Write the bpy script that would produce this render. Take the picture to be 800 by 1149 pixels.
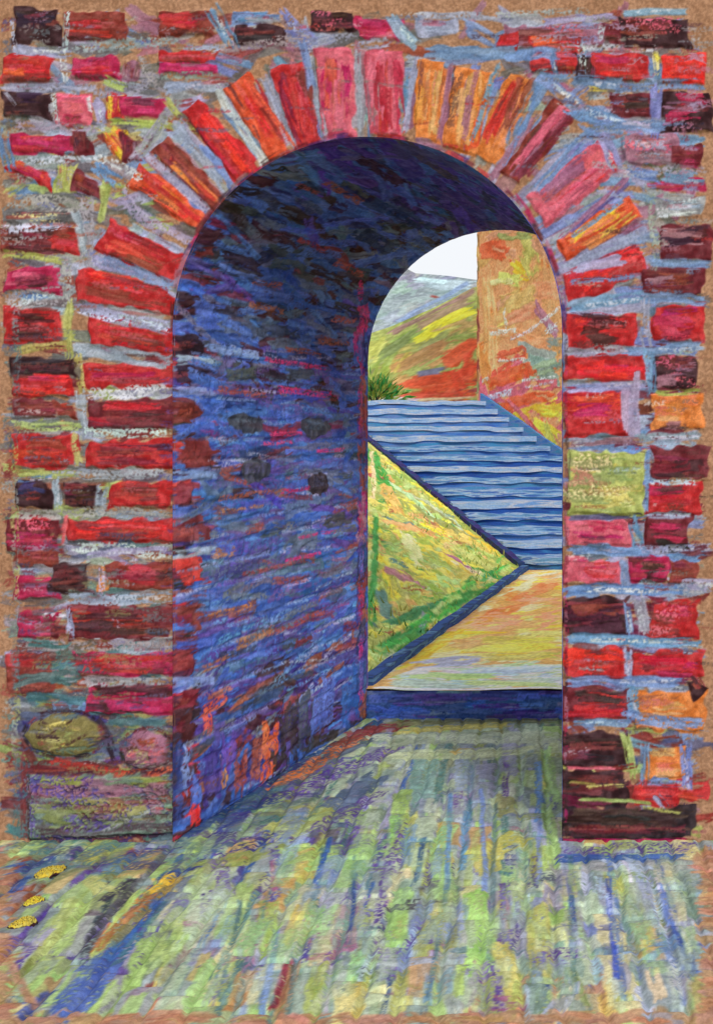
import bpy, math, random
import numpy as np

# ------------------------------------------------------------------ camera, sky, sun, exposure
scene = bpy.context.scene
for o in list(bpy.data.objects):
    bpy.data.objects.remove(o)
COL = scene.collection
PX = 0.00355          # metres per photo pixel on the face of the brick wall
CX, CY = 903.0, 492.0 # where the view axis meets the photo (a shifted architectural lens)
D0 = 4.0              # distance from the eye to the wall
EYE = 1.6

cam_d = bpy.data.cameras.new("camera"); cam = bpy.data.objects.new("camera", cam_d); COL.objects.link(cam)
cam.location = (0, 0, EYE); cam.rotation_euler = (math.radians(90), 0, 0)
cam_d.sensor_fit = 'VERTICAL'; cam_d.sensor_height = 36.0
cam_d.lens = 36.0 * D0 / (1149 * PX)
cam_d.shift_x = (400 - CX) / 1149.0
cam_d.shift_y = -(574.5 - CY) / 1149.0
cam_d.clip_start = 0.05; cam_d.clip_end = 5000
scene.camera = cam

SUN_EL, SUN_AZ = 34.0, 142.0   # azimuth measured from +Y towards +X
w = bpy.data.worlds.new("World"); scene.world = w; w.use_nodes = True
nt = w.node_tree; nt.nodes.clear()
sky = nt.nodes.new("ShaderNodeTexSky"); sky.sky_type = 'NISHITA'; sky.sun_disc = False
sky.sun_elevation = math.radians(SUN_EL); sky.sun_rotation = math.radians(SUN_AZ)
sky.dust_density = 3.0; sky.air_density = 1.0
tc = nt.nodes.new("ShaderNodeTexCoord")
cn = nt.nodes.new("ShaderNodeTexNoise"); cn.inputs['Scale'].default_value = 2.2; cn.inputs['Detail'].default_value = 7
cr = nt.nodes.new("ShaderNodeValToRGB"); cr.color_ramp.elements[0].position = 0.22; cr.color_ramp.elements[1].position = 0.45
cm = nt.nodes.new("ShaderNodeMixRGB"); cm.inputs[2].default_value = (7.0, 7.2, 7.5, 1)
bg = nt.nodes.new("ShaderNodeBackground"); bg.inputs[1].default_value = 0.11
wo = nt.nodes.new("ShaderNodeOutputWorld")
L = nt.links.new
L(tc.outputs['Generated'], cn.inputs['Vector']); L(cn.outputs['Fac'], cr.inputs[0]); L(cr.outputs[0], cm.inputs[0])
L(sky.outputs[0], cm.inputs[1]); L(cm.outputs[0], bg.inputs[0]); L(bg.outputs[0], wo.inputs[0])

sl = bpy.data.lights.new("sun", 'SUN'); sun = bpy.data.objects.new("sun", sl); COL.objects.link(sun)
sl.energy = 1.7; sl.angle = math.radians(12); sl.color = (1.0, 0.96, 0.90)
az = math.radians(SUN_AZ); el = math.radians(SUN_EL)
import mathutils
sdir = mathutils.Vector((math.sin(az) * math.cos(el), math.cos(az) * math.cos(el), math.sin(el)))
sun.rotation_euler = sdir.to_track_quat('Z', 'Y').to_euler()

vs = scene.view_settings
vs.view_transform = 'Standard'; vs.look = 'None'; vs.gamma = 1.0; vs.use_curve_mapping = False
vs.exposure = 0.25

# ------------------------------------------------------------------ noise tables and paint engine
rng = np.random.RandomState(11)
NS = 1024
def smooth_noise(sx, sy, seed):
    r = np.random.RandomState(seed).randn(NS, NS)
    fy = np.fft.fftfreq(NS)[:, None]; fx = np.fft.fftfreq(NS)[None, :]
    f = np.exp(-2 * (math.pi ** 2) * ((fx * sx) ** 2 + (fy * sy) ** 2))
    n = np.real(np.fft.ifft2(np.fft.fft2(r) * f))
    o = np.argsort(np.argsort(n, axis=None)).reshape(NS, NS) / float(NS * NS)
    return o.astype(np.float32)
GRAIN = smooth_noise(0.75, 0.75, 1)
MED = smooth_noise(5, 5, 2)
BIG = smooth_noise(28, 28, 3)
BRI = smooth_noise(9, 0.9, 4)      # long along x: bristle marks

def samp(T, x, y):
    return T[np.asarray(y).astype(np.int64) % NS, np.asarray(x).astype(np.int64) % NS]

PAL = dict(
    tan=(168,124,94), dk=(52,26,32), blk=(38,28,34), mar=(108,36,46), brn=(132,52,44), red=(184,38,42), brt=(226,42,38),
    crim=(176,34,78), pink=(204,88,108), mag=(196,40,104), org=(216,122,58), orr=(214,80,48), yel=(226,190,52), mauve=(152,100,124),
    lil=(150,156,186), blu=(108,136,190), gry=(146,148,154), wht=(196,200,212), gye=(166,176,96), teal=(72,112,118), dgr=(98,96,100),
    nav=(30,40,84), ind=(58,44,112), vio=(82,62,140), cob=(48,80,156), cb2=(62,98,178), sla=(78,90,124), cha=(52,56,66), rst=(136,60,52),
    oli=(132,140,82), lim=(164,196,112), pal=(182,200,168), gre=(52,132,62), lgr=(150,170,80), ywl=(222,214,70), sand=(206,160,96),
    pch=(220,150,104), slv=(138,152,156), grn=(112,132,120), dbl=(36,62,112), sbl=(92,140,186), wbl=(170,192,214), oyl=(196,186,92), cream=(214,204,150))
PAL['vi2'] = (70, 54, 158); PAL['in2'] = (52, 42, 128); PAL['och'] = (158, 96, 66); PAL['lav'] = (146, 152, 178); PAL['sge'] = (138, 158, 128); PAL['mos'] = (122, 112, 66); PAL['fog'] = (132, 150, 150)
PAL = {k: np.array(v, dtype=np.float32) / 255.0 for k, v in PAL.items()}
def C(c):
    v = PAL[c] if isinstance(c, str) else np.array(c, dtype=np.float32) / 255.0
    return v * .92 + np.array([.50, .46, .44], dtype=np.float32) * .08

class Canvas:
    """paint layer laid out in a surface's own metres: origin O, unit axes A (i) and B (j)"""
    def __init__(s, O, A, B, a0, a1, b0, b1, res, base, gain=1.0):
        s.O = np.array(O, float); s.A = np.array(A, float); s.B = np.array(B, float)
        s.a0, s.b0, s.res, s.gain = a0, b0, res, gain
        s.w = int((a1 - a0) / res) + 1; s.h = int((b1 - b0) / res) + 1
        s.c = np.empty((s.h, s.w, 3), np.float32); s.c[:] = C(base)
        s.z = np.zeros((s.h, s.w), np.float32)
        s.id = np.zeros((s.h, s.w), np.int32)
        jj, ii = np.mgrid[0:s.h, 0:s.w]
        s.c += ((samp(MED, ii, jj) - .5) * .05 + (samp(GRAIN, ii, jj) - .5) * .05)[..., None]
    # coordinates
    def ab(s, a, b): return ((a - s.a0) / s.res, (b - s.b0) / s.res)
    def px(s, X, Y):
        r = np.array([(X - CX) * PX, D0, -(Y - CY) * PX]); E = np.array([0, 0, EYE])
        n = np.cross(s.A, s.B); k = np.dot(s.O - E, n) / np.dot(r, n)
        P = E + r * k - s.O
        i, j = s.ab(np.dot(P, s.A), np.dot(P, s.B))
        return i, j, k * PX / s.res      # canvas cells per photo pixel at that point
    def _box(s, x0, y0, x1, y1):
        return max(0, int(x0)), max(0, int(y0)), min(s.w, int(x1) + 2), min(s.h, int(y1) + 2)
    def stroke(s, p0, p1, w, col, al=.92, dry=.12, jit=.10, hh=.0006, chalk=0.0, bend=0.0):
        col = C(col)
        p0 = np.array(p0[:2], float); p1 = np.array(p1[:2], float)
        d = p1 - p0; Ln = max(1e-3, np.hypot(*d)); d /= Ln; n = np.array([-d[1], d[0]])
        m = w + 3
        x0, y0, x1, y1 = s._box(min(p0[0], p1[0]) - m, min(p0[1], p1[1]) - m, max(p0[0], p1[0]) + m, max(p0[1], p1[1]) + m)
        if x1 <= x0 or y1 <= y0: return
        yy, xx = np.mgrid[y0:y1, x0:x1].astype(np.float32)
        S = (xx - p0[0]) * d[0] + (yy - p0[1]) * d[1]; T = (xx - p0[0]) * n[0] + (yy - p0[1]) * n[1]
        o1, o2 = rng.randint(0, NS, 2)
        sc = max(1.0, w / 14.0)
        T = T + (samp(BIG, xx / sc * 1.3 + o1, yy / sc * 1.3 + o2) - .5) * w * .45 + (samp(MED, xx + o2, yy + o1) - .5) * min(w * .22, 2.6) + bend * w * (((S / Ln) - .5) ** 2 * 4 - .5)
        br = samp(BRI, S + o1, T * (9.0 / max(w, 6)) + o2)
        S2 = S + (br - .5) * w * .9 + (samp(MED, xx + o2, yy + o1) - .5) * w * .5
        e = np.clip((w * .5 - np.abs(T)) / 1.3 + .5, 0, 1) * np.clip((S2 + w * .15) / 1.6, 0, 1) * np.clip((Ln + w * .15 - S2) / 1.6, 0, 1)
        a = al * e
        if dry > 0: a = a * np.clip((br - dry * (0.4 + 1.1 * np.clip(S / Ln, 0, 1))) * 7 + .6, 0, 1)
        if chalk > 0: a = a * np.clip((samp(GRAIN, xx, yy) - chalk) * 6 + .5, 0, 1)
        cc = col + ((br - .5) * jit * 1.6)[..., None] + rng.randn(3).astype(np.float32) * jit * .22
        s.c[y0:y1, x0:x1] = s.c[y0:y1, x0:x1] * (1 - a[..., None]) + cc * a[..., None]
        s.z[y0:y1, x0:x1] = np.maximum(s.z[y0:y1, x0:x1], 0) * (1 - a * .35) + a * hh * (.45 + br)
    def spx(s, X0, Y0, X1, Y1, wpx, col, **k):
        a = s.px(X0, Y0); b = s.px(X1, Y1)
        l = math.hypot(X1 - X0, Y1 - Y0) + 1e-6; px_, py_ = -(Y1 - Y0) / l * wpx / 2, (X1 - X0) / l * wpx / 2
        xm, ym = (X0 + X1) / 2, (Y0 + Y1) / 2
        c = s.px(xm - px_, ym - py_); d = s.px(xm + px_, ym + py_)
        e = np.array([b[0] - a[0], b[1] - a[1]]); e /= (np.hypot(*e) + 1e-6)
        wd = abs(e[0] * (d[1] - c[1]) - e[1] * (d[0] - c[0]))
        s.stroke(a, b, min(max(wd, wpx * .3 * a[2]), wpx * 8 * a[2]), col, **k)
    def poly_mask(s, q, wob=2.2, soft=1.0):
        q = np.array(q, float)
        x0, y0, x1, y1 = s._box(q[:, 0].min() - 4, q[:, 1].min() - 4, q[:, 0].max() + 4, q[:, 1].max() + 4)
        yy, xx = np.mgrid[y0:y1, x0:x1].astype(np.float32)
        ar = 0.0
        for i in range(len(q)):
            a, b = q[i], q[(i + 1) % len(q)]; ar += a[0] * b[1] - a[1] * b[0]
        sg = 1.0 if ar > 0 else -1.0
        sd = np.full(xx.shape, 1e9, np.float32)
        for i in range(len(q)):
            a, b = q[i], q[(i + 1) % len(q)]; e = b - a; l = np.hypot(*e) + 1e-6
            sd = np.minimum(sd, sg * ((e[0] * (yy - a[1]) - e[1] * (xx - a[0])) / l))
        o = rng.randint(0, NS, 2)
        sd = sd + (samp(MED, xx + o[0], yy + o[1]) - .5) * wob * 2 - wob * .3
        return (x0, y0, x1, y1), sd
    def fill(s, q, col, al=1.0, wob=2.2, jit=.05, hgt=0.0, idv=None, edge=5.0):
        (x0, y0, x1, y1), sd = s.poly_mask(q, wob)
        if sd.size == 0: return
        a = np.clip(sd + .5, 0, 1) * al
        yy, xx = np.mgrid[y0:y1, x0:x1]
        cc = C(col) + ((samp(MED, xx * 2, yy * 2) - .5) * jit)[..., None]
        s.c[y0:y1, x0:x1] = s.c[y0:y1, x0:x1] * (1 - a[..., None]) + cc * a[..., None]
        return (x0, y0, x1, y1), sd
    def at(s, P):
        """P (...,3) world points -> linear colour, height, id"""
        Q = P - s.O
        return s.at_ij((Q @ s.A - s.a0) / s.res, (Q @ s.B - s.b0) / s.res)
    def at_ij(s, i, j):
        i = np.clip(i, 0, s.w - 1.001); j = np.clip(j, 0, s.h - 1.001)
        i0 = i.astype(int); j0 = j.astype(int); fi = (i - i0)[..., None]; fj = (j - j0)[..., None]
        def bl(T):
            return T[j0, i0] * (1 - fi) * (1 - fj) + T[j0, i0 + 1] * fi * (1 - fj) + T[j0 + 1, i0] * (1 - fi) * fj + T[j0 + 1, i0 + 1] * fi * fj
        c = bl(s.c)
        c = c * (1 + (samp(GRAIN, i * 1.0, j * 1.0) - .5) * .16)[..., None]
        c = np.clip(c, 0.03, 0.93)
        z = bl(s.z[..., None])[..., 0]
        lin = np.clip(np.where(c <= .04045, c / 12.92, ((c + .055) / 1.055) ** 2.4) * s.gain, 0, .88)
        return lin, z, s.id[np.round(j).astype(int), np.round(i).astype(int)]

# ------------------------------------------------------------------ mesh and tagging helpers
def tag(o, label=None, cat=None, group=None, kind=None):
    if label: o['label'] = label
    if cat: o['category'] = cat
    if group: o['group'] = group
    if kind: o['kind'] = kind
    return o
def thing(name, label, cat, group=None, loc=(0, 0, 0)):
    o = bpy.data.objects.new(name, None); COL.objects.link(o); o.location = loc; o.empty_display_size = .2
    return tag(o, label, cat, group)
def link(name, me, mat, parent=None):
    o = bpy.data.objects.new(name, me); COL.objects.link(o)
    if mat: me.materials.append(mat)
    if parent:
        o.parent = parent
        o.matrix_parent_inverse = mathutils.Matrix.Translation(-mathutils.Vector(parent.location))
    return o
def raw_mesh(name, V, F, col=None, smooth=True):
    me = bpy.data.meshes.new(name)
    V = np.asarray(V, np.float32); F = np.asarray(F, np.int32); k = F.shape[1]
    me.vertices.add(len(V)); me.vertices.foreach_set('co', V.ravel())
    me.loops.add(F.size); me.loops.foreach_set('vertex_index', F.ravel())
    me.polygons.add(len(F)); me.polygons.foreach_set('loop_start', np.arange(0, F.size, k, dtype=np.int32))
    me.polygons.foreach_set('use_smooth', np.full(len(F), smooth))
    me.update(calc_edges=True)
    if col is not None:
        at = me.color_attributes.new('Col', 'FLOAT_COLOR', 'POINT')
        rgba = np.ones((len(V), 4), np.float32); rgba[:, :3] = col
        at.data.foreach_set('color', rgba.ravel())
    me.validate()
    return me
def grid_mesh(name, P, colr, keep=None, mat=None, parent=None, flip=False):
    H, W = P.shape[:2]
    idx = np.arange(H * W).reshape(H, W)
    q = np.stack([idx[:-1, :-1], idx[:-1, 1:], idx[1:, 1:], idx[1:, :-1]], -1)
    if flip: q = q[..., ::-1]
    q = q[keep] if keep is not None else q.reshape(-1, 4)
    if len(q) == 0: return None
    used, inv = np.unique(q.ravel(), return_inverse=True)
    me = raw_mesh(name, P.reshape(-1, 3)[used], inv.reshape(-1, 4), None if colr is None else colr.reshape(-1, 3)[used])
    return link(name, me, mat, parent)
def box_mesh(name, corners, mat, parent=None, bevel=0.0):
    """8 corners: bottom 4 (ccw) then top 4"""
    F = [(3,2,1,0),(4,5,6,7),(0,1,5,4),(1,2,6,5),(2,3,7,6),(3,0,4,7)]
    me = bpy.data.meshes.new(name); me.from_pydata([tuple(c) for c in corners], [], F); me.update()
    if bevel > 0:
        import bmesh
        bm = bmesh.new(); bm.from_mesh(me)
        bmesh.ops.bevel(bm, geom=list(bm.edges), offset=bevel, segments=2, affect='EDGES'); bm.to_mesh(me); bm.free()
    return link(name, me, mat, parent)

# ------------------------------------------------------------------ materials
def paint_mat(name, rough=.88, grain=.12, gscale=260.0, bump=.25):
    """colour of the surface itself (Col) broken by a fine dry chalky grain"""
    m = bpy.data.materials.new(name); m.use_nodes = True; t = m.node_tree; b = t.nodes['Principled BSDF']
    at = t.nodes.new('ShaderNodeVertexColor'); at.layer_name = 'Col'
    g = t.nodes.new('ShaderNodeTexCoord'); n = t.nodes.new('ShaderNodeTexNoise')
    n.inputs['Scale'].default_value = gscale; n.inputs['Detail'].default_value = 3
    mr = t.nodes.new('ShaderNodeMapRange'); mr.inputs[1].default_value = .3; mr.inputs[2].default_value = .7
    mr.inputs[3].default_value = 1 - grain; mr.inputs[4].default_value = 1 + grain
    mx = t.nodes.new('ShaderNodeVectorMath'); mx.operation = 'SCALE'
    bp = t.nodes.new('ShaderNodeBump'); bp.inputs['Strength'].default_value = bump; bp.inputs['Distance'].default_value = .002
    l = t.links.new
    l(g.outputs['Object'], n.inputs['Vector']); l(n.outputs['Fac'], mr.inputs[0])
    l(at.outputs['Color'], mx.inputs[0]); l(mr.outputs[0], mx.inputs['Scale']); l(mx.outputs[0], b.inputs['Base Color'])
    l(n.outputs['Fac'], bp.inputs['Height']); l(bp.outputs[0], b.inputs['Normal'])
    b.inputs['Roughness'].default_value = rough; b.inputs['Specular IOR Level'].default_value = .2
    return m
def streak_mat(name, cols, scale=(1.2, 6, 30), thr=(.32, .68), grain=.12, gscale=120):
    """broad chalky streaks of several colours, in object metres"""
    m = bpy.data.materials.new(name); m.use_nodes = True; t = m.node_tree; b = t.nodes['Principled BSDF']; l = t.links.new
    g = t.nodes.new('ShaderNodeTexCoord'); mp = t.nodes.new('ShaderNodeMapping'); mp.inputs['Scale'].default_value = scale
    n = t.nodes.new('ShaderNodeTexNoise'); n.inputs['Scale'].default_value = 2.0; n.inputs['Detail'].default_value = 4
    r = t.nodes.new('ShaderNodeValToRGB')
    cs = [C(c) for c in cols]; els = r.color_ramp.elements
    while len(els) < len(cs): els.new(.5)
    for i, c in enumerate(cs):
        els[i].position = thr[0] + (thr[1] - thr[0]) * i / max(1, len(cs) - 1)
        els[i].color = tuple(float(x) ** 2.2 for x in c) + (1,)
    n2 = t.nodes.new('ShaderNodeTexNoise'); n2.inputs['Scale'].default_value = gscale
    mr = t.nodes.new('ShaderNodeMapRange'); mr.inputs[1].default_value = .3; mr.inputs[2].default_value = .7
    mr.inputs[3].default_value = 1 - grain; mr.inputs[4].default_value = 1 + grain
    mx = t.nodes.new('ShaderNodeVectorMath'); mx.operation = 'SCALE'
    bp = t.nodes.new('ShaderNodeBump'); bp.inputs['Strength'].default_value = .3; bp.inputs['Distance'].default_value = .004
    l(g.outputs['Object'], mp.inputs[0]); l(mp.outputs[0], n.inputs['Vector']); l(n.outputs['Fac'], r.inputs[0])
    l(g.outputs['Object'], n2.inputs['Vector']); l(n2.outputs['Fac'], mr.inputs[0])
    l(r.outputs[0], mx.inputs[0]); l(mr.outputs[0], mx.inputs['Scale']); l(mx.outputs[0], b.inputs['Base Color'])
    l(n.outputs['Fac'], bp.inputs['Height']); l(bp.outputs[0], b.inputs['Normal'])
    b.inputs['Roughness'].default_value = .88; b.inputs['Specular IOR Level'].default_value = .2
    return m
M_WALL = paint_mat('chalky_brick'); M_FLOOR = paint_mat('chalky_paving', gscale=220)
M_FAR = paint_mat('chalky_far', gscale=40, bump=.4); M_HILL = paint_mat('hillside', gscale=6, bump=.2)
M_PLAST = streak_mat('brown_render', ['tan', (178,134,102), (160,116,88)], (1, 1, 1))

def frange(a, b, s):
    return list(np.arange(a, b, s))

# ------------------------------------------------------------------ THE BRICK WALL: front face
EXEC = []
ARX, ARY, AR = 414.0, 372.0, 217.0          # arch centre and radius on the wall, in wall units of 3.55 mm
GROUND = 943.0
# canvas cells = wall units (1 cell = 3.55 mm); i to the right, j downwards
FW = Canvas(((0 - CX) * PX, D0, EYE + CY * PX), (1, 0, 0), (0, 0, -1), -30 * PX, 830 * PX, -20 * PX, 960 * PX, PX, 'tan')
OX, OY = 30, 20
def fw(x, y): return (x + OX, y + OY)
def fs(x0, y0, x1, y1, w, col, **k): FW.stroke(fw(x0, y0), fw(x1, y1), w, col, **k)

def mortar(zx0, zy0, zx1, zy1, n, cols, wr=(8, 16), lr=(20, 60), ang=0, spread=25, **k):
    for _ in range(n):
        x = rng.uniform(zx0, zx1); y = rng.uniform(zy0, zy1); a = math.radians(ang + rng.randn() * spread); l = rng.uniform(*lr)
        fs(x - math.cos(a) * l / 2, y - math.sin(a) * l / 2, x + math.cos(a) * l / 2, y + math.sin(a) * l / 2, rng.uniform(*wr), cols[rng.randint(len(cols))], **k)
# broad mortar underlayer, leaving a ragged margin of bare brown render
mortar(30, 22, 770, 110, 190, ['lil', 'gry', 'mauve', 'dgr', 'blu', 'mauve', 'brn', 'dgr'], al=.85)
mortar(22, 110, 230, 350, 170, ['lil', 'gry', 'lil', 'blu', 'dgr', 'gye', 'brn', 'dgr'], al=.85)
mortar(610, 110, 772, 350, 150, ['lil', 'gry', 'blu', 'mauve', 'blu', 'dgr', 'mauve'], al=.85)
mortar(26, 340, 190, 620, 170, ['gry', 'lil', 'dgr', 'dgr', 'gye', 'mar', 'brn'], al=.85, spread=12)
mortar(26, 600, 190, 800, 120, ['teal', 'lil', 'gry', 'dgr', 'brn', 'sla'], al=.85, spread=12)
mortar(26, 780, 196, 940, 150, ['teal', 'sla', 'dgr', 'mar', 'oli', 'ind'], al=.85, spread=25)
mortar(645, 340, 770, 780, 230, ['lil', 'blu', 'blu', 'lil', 'mar', 'sla'], al=.85, spread=10)
mortar(645, 780, 775, 935, 60, ['blu', 'sla', 'mar', 'brn', 'gye', 'lil'], al=.85, spread=22)
# mortar rays and the band around the ring
for k in range(120):
    th = rng.uniform(-8, 188); r0 = AR + rng.uniform(-2, 30); r1 = r0 + rng.uniform(40, 90)
    c, s_ = math.cos(math.radians(th)), -math.sin(math.radians(th))
    fs(ARX + c * r0, ARY + s_ * r0, ARX + c * r1, ARY + s_ * r1, rng.uniform(10, 18), ['lil', 'blu', 'lil', 'gry', 'mauve'][rng.randint(5)], al=.9)
# edge fringe of stray strokes over the bare render
for k in range(120):
    y = rng.uniform(20, 935)
    fs(rng.uniform(2, 14), y, rng.uniform(16, 40), y + rng.uniform(-5, 5), rng.uniform(4, 12), ['dgr', 'brn', 'teal', 'mar', 'gry', 'sla'][rng.randint(6)], al=.7, chalk=.4)
    y = rng.uniform(30, 930)
    fs(rng.uniform(755, 770), y, rng.uniform(772, 792), y + rng.uniform(-5, 5), rng.uniform(4, 10), ['blu', 'dgr', 'mar', 'mauve', 'gry'][rng.randint(5)], al=.7, chalk=.45)

def sd_o(x, y): return math.hypot(x - ARX, y - ARY) - AR if y < ARY else abs(x - ARX) - AR
def brick(q, cols, n=5, idv=1, hgt=.010, chalk=None, wob=2.4):
    """q: (x0,y0,x1,y1) or 4 corners. cols: first = body, rest = strokes laid over it"""
    if len(q) == 4 and not isinstance(q[0], tuple):
        x0, y0, x1, y1 = q; j = lambda: rng.uniform(-2.0, 2.0)
        q = [(x0 + j(), y0 + j()), (x1 + j(), y0 + j()), (x1 + j(), y1 + j()), (x0 + j(), y1 + j())]
    q = [fw(*p) for p in q]
    qa = np.array(q); qc = qa.mean(0); big = idv in (1,) and hgt > .006
    if big or idv == 2: q = [tuple(p + np.sign(p - qc) * np.minimum(np.abs(p - qc), (2.6, 1.6) if big else (1.6, 1.0))) for p in qa]
    # bed: mortar line round the brick
    FW.fill(q, cols[0], 1.0, wob=wob * 1.5, jit=.14)
    Q = np.array(q)
    e0 = (Q[1] - Q[0] + Q[2] - Q[3]) / 2; e1 = (Q[3] - Q[0] + Q[2] - Q[1]) / 2; O = Q[0]
    if np.hypot(*e1) > np.hypot(*e0): O = Q[0]; e0, e1 = e1, e0
    th = np.hypot(*e1)
    for _ in range(n):
        t = rng.uniform(.15, .85); a = rng.uniform(.03, .45); b = rng.uniform(a + .3, .98)
        c = cols[rng.randint(len(cols))]
        FW.stroke(O + e1 * t + e0 * a, O + e1 * (t + rng.uniform(-.08, .08)) + e0 * min(b, .97), th * rng.uniform(.18, .4), c, al=.85, dry=.25, jit=.12)
    lu = np.mean(C(cols[0]))
    for t, cc_, aa in ((rng.uniform(.78, .94), 'dk', .55), (rng.uniform(.06, .2), 'dk', .35), (rng.uniform(.25, .6), 'pink' if lu > .3 else 'mar', .45), (rng.uniform(.3, .8), 'brn', .4)):  # dark chalk strokes put edge shading into the brick's colour
        if rng.rand() < .7:
            a = rng.uniform(0, .4); FW.stroke(O + e1 * t + e0 * a, O + e1 * t + e0 * rng.uniform(a + .25, 1), th * rng.uniform(.12, .3), cc_, al=aa, dry=.35, chalk=.25)
    (x0, y0, x1, y1), sd = FW.poly_mask(q, wob * .6)
    if sd.size:
        rr = np.clip((sd + 1.5) / 4.5, 0, 1); rr = rr * rr * (3 - 2 * rr)
        yy, xx = np.mgrid[y0:y1, x0:x1]
        hh = rr * (hgt + (samp(MED, xx, yy) - .5) * .003 + rng.uniform(-.002, .002))
        FW.z[y0:y1, x0:x1] = np.where(sd > -1.5, np.maximum(hh, FW.z[y0:y1, x0:x1] * (1 - rr) + hh), FW.z[y0:y1, x0:x1])
        if idv != 1: FW.id[y0:y1, x0:x1][sd > -1] = idv
    if chalk:
        for _ in range(3):
            t = rng.uniform(.1, .9); a = rng.uniform(0, .5)
            FW.stroke(O + e1 * t + e0 * a, O + e1 * t + e0 * (a + .4), th * .3, chalk, al=.8, chalk=.55)
# ---- left field, row by row
B = brick
B((19,12,67,47), ['dk','mar','blk','mar'], chalk='dgr'); B((74,14,142,45), ['brn','red','mar','red'])
B((180,13,240,39), ['brn','mar','red']); B((262,14,318,26), ['blu','sbl','lil'], hgt=.004); B((267,31,318,50), ['dk','mar','blk'])
B((352,14,398,34), ['dk','mar'], chalk='pink'); B((402,22,450,44), ['crim','pink','red'])
B((5,64,62,90), ['red','brt','brn','orr']); B((82,64,134,90), ['crim','mag','red']); B((180,59,246,73), ['red','brn']); B((180,73,246,83), ['mag','mauve','crim'], hgt=.008)
B((140,68,160,88), ['mauve','brn'], hgt=.005)
B((7,104,58,133), ['dk','blk','mar']); B((68,108,101,142), ['pink','red','crim','pink']); B((122,109,138,136), ['red','yel'], chalk='yel'); B((138,110,187,132), ['crim','mar','mag'])
B((16,152,88,171), ['crim','mag','red']); B((84,148,102,172), ['mar','dk']); B([(112,146),(140,150),(158,170),(138,186)], ['yel','red','orr','mar']); B([(140,152),(158,160),(156,178),(142,182)], ['mar','mauve'])
B([(8,190),(26,180),(60,198),(55,212),(18,208)][:4], ['red','crim','orr']); B((62,185,88,214), ['gye','ywl','gry'], chalk='gry', hgt=.005); B([(90,192),(117,212),(112,224),(84,214)], ['mar','dk','brn'])
B((4,236,86,252), ['dgr','brn','gry'], hgt=.005, chalk='cream'); B((2,256,88,280), ['brn','dk','mar'], chalk='gry'); B((60,262,88,282), ['red','brn'])
B((8,302,66,327), ['crim','mar','pink','dk']); B((60,288,84,300), ['gry','lil'], hgt=.004)
B((11,346,72,382), ['red','mar','red','dk']); B((17,402,85,422), ['dk','mar','blk']); B((17,422,85,445), ['red','brt','crim','red'])
B((17,449,66,468), ['mar','red','brn']); B((66,452,88,468), ['brn','red','mar'])
B((17,487,86,524), ['red','brn','mar','red']); B((22,541,58,568), ['dk','nav','mar']); B((75,542,112,569), ['dk','blk','mar'])
B((10,582,68,616), ['mar','red','crim'], chalk='pink'); B((20,618,68,634), ['brn','dk']); B((20,648,66,671), ['crim','mar','mag'])
B((60,632,101,664), ['dk','blk','mar']); B((24,686,70,713), ['crim','mar','mauve']); B((12,734,60,778), ['brn','red','rst'])
B((60,742,92,768), ['teal','oli','gry'], hgt=.006); B((60,700,78,712), ['mar','dk'])
# ---- left second column beside the opening
B([(88,300),(190,322),(196,352),(94,336)], ['red','brt','brn','red'], 7); B([(104,352),(194,372),(194,396),(104,388)], ['red','brn','brt','mar'], 6)
B((100,409,195,434), ['red','crim','mar','red'], 6); B((101,447,195,480), ['mar','red','dk','red'], 6); B((100,496,193,524), ['red','mar','dk','brn'], 6)
B((125,541,195,569), ['red','brn','mar'], 6); B((80,584,196,608), ['red','brt','brn'], 6); B((122,634,195,662), ['brn','red','mar'], 6); B((112,634,121,662), ['org','mauve'], hgt=.004)
B((80,682,195,716), ['mar','brn','dk','red'], 6); B((88,731,198,758), ['crim','red','mar'], 6); B((100,771,197,800), ['crim','red','mag','dk'], 6)
B((60,786,100,800), ['blu','sla','teal'], hgt=.006)
# ---- ring of voussoirs
V = [([(88,300),(88,338),(197,352),(200,332)], ['red','brn','brt']),
     ([(127,247),(108,280),(190,316),(219,292)], ['red','orr','brn','red']),
     ([(160,183),(145,210),(226,262),(238,246)], ['orr','yel','brt','red','org']),
     ([(192,152),(172,172),(245,242),(259,226)], ['brn','org','red','mar']),
     ([(226,110),(207,127),(270,213),(298,192)], ['red','brt','mar','brt']),
     ([(280,80),(254,102),(303,186),(329,172)], ['orr','red','brt','brn']),
     ([(341,69),(302,77),(334,170),(362,161)], ['red','brn','orr','mar']),
     ([(396,56),(354,56),(364,161),(398,154)], ['pink','crim','orr','pink']),
     ([(452,59),(410,58),(415,153),(448,153)], ['pink','crim','red','mauve']),
     ([(501,69),(468,68),(466,157),(491,160)], ['org','sand','org']),
     ([(553,84),(512,73),(498,164),(531,173)], ['org','mauve','orr','sand']),
     ([(602,92),(570,80),(532,173),(558,187)], ['org','red','sand','brn']),
     ([(646,130),(620,112),(564,192),(584,206)], ['brn','mauve','pink','mar']),
     ([(697,188),(669,156),(592,220),(614,256)], ['pink','mauve','pink','red']),
     ([(722,246),(705,217),(624,268),(637,292)], ['orr','yel','org','red']),
     ([(722,305),(718,274),(632,308),(637,347)], ['red','mar','brt','crim'])]
for q, cols in V: B(q, cols, 8, idv=2, wob=2.0)
fs(560,88,540,150,9,'mauve',al=.8,idv=None) if False else None
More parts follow.
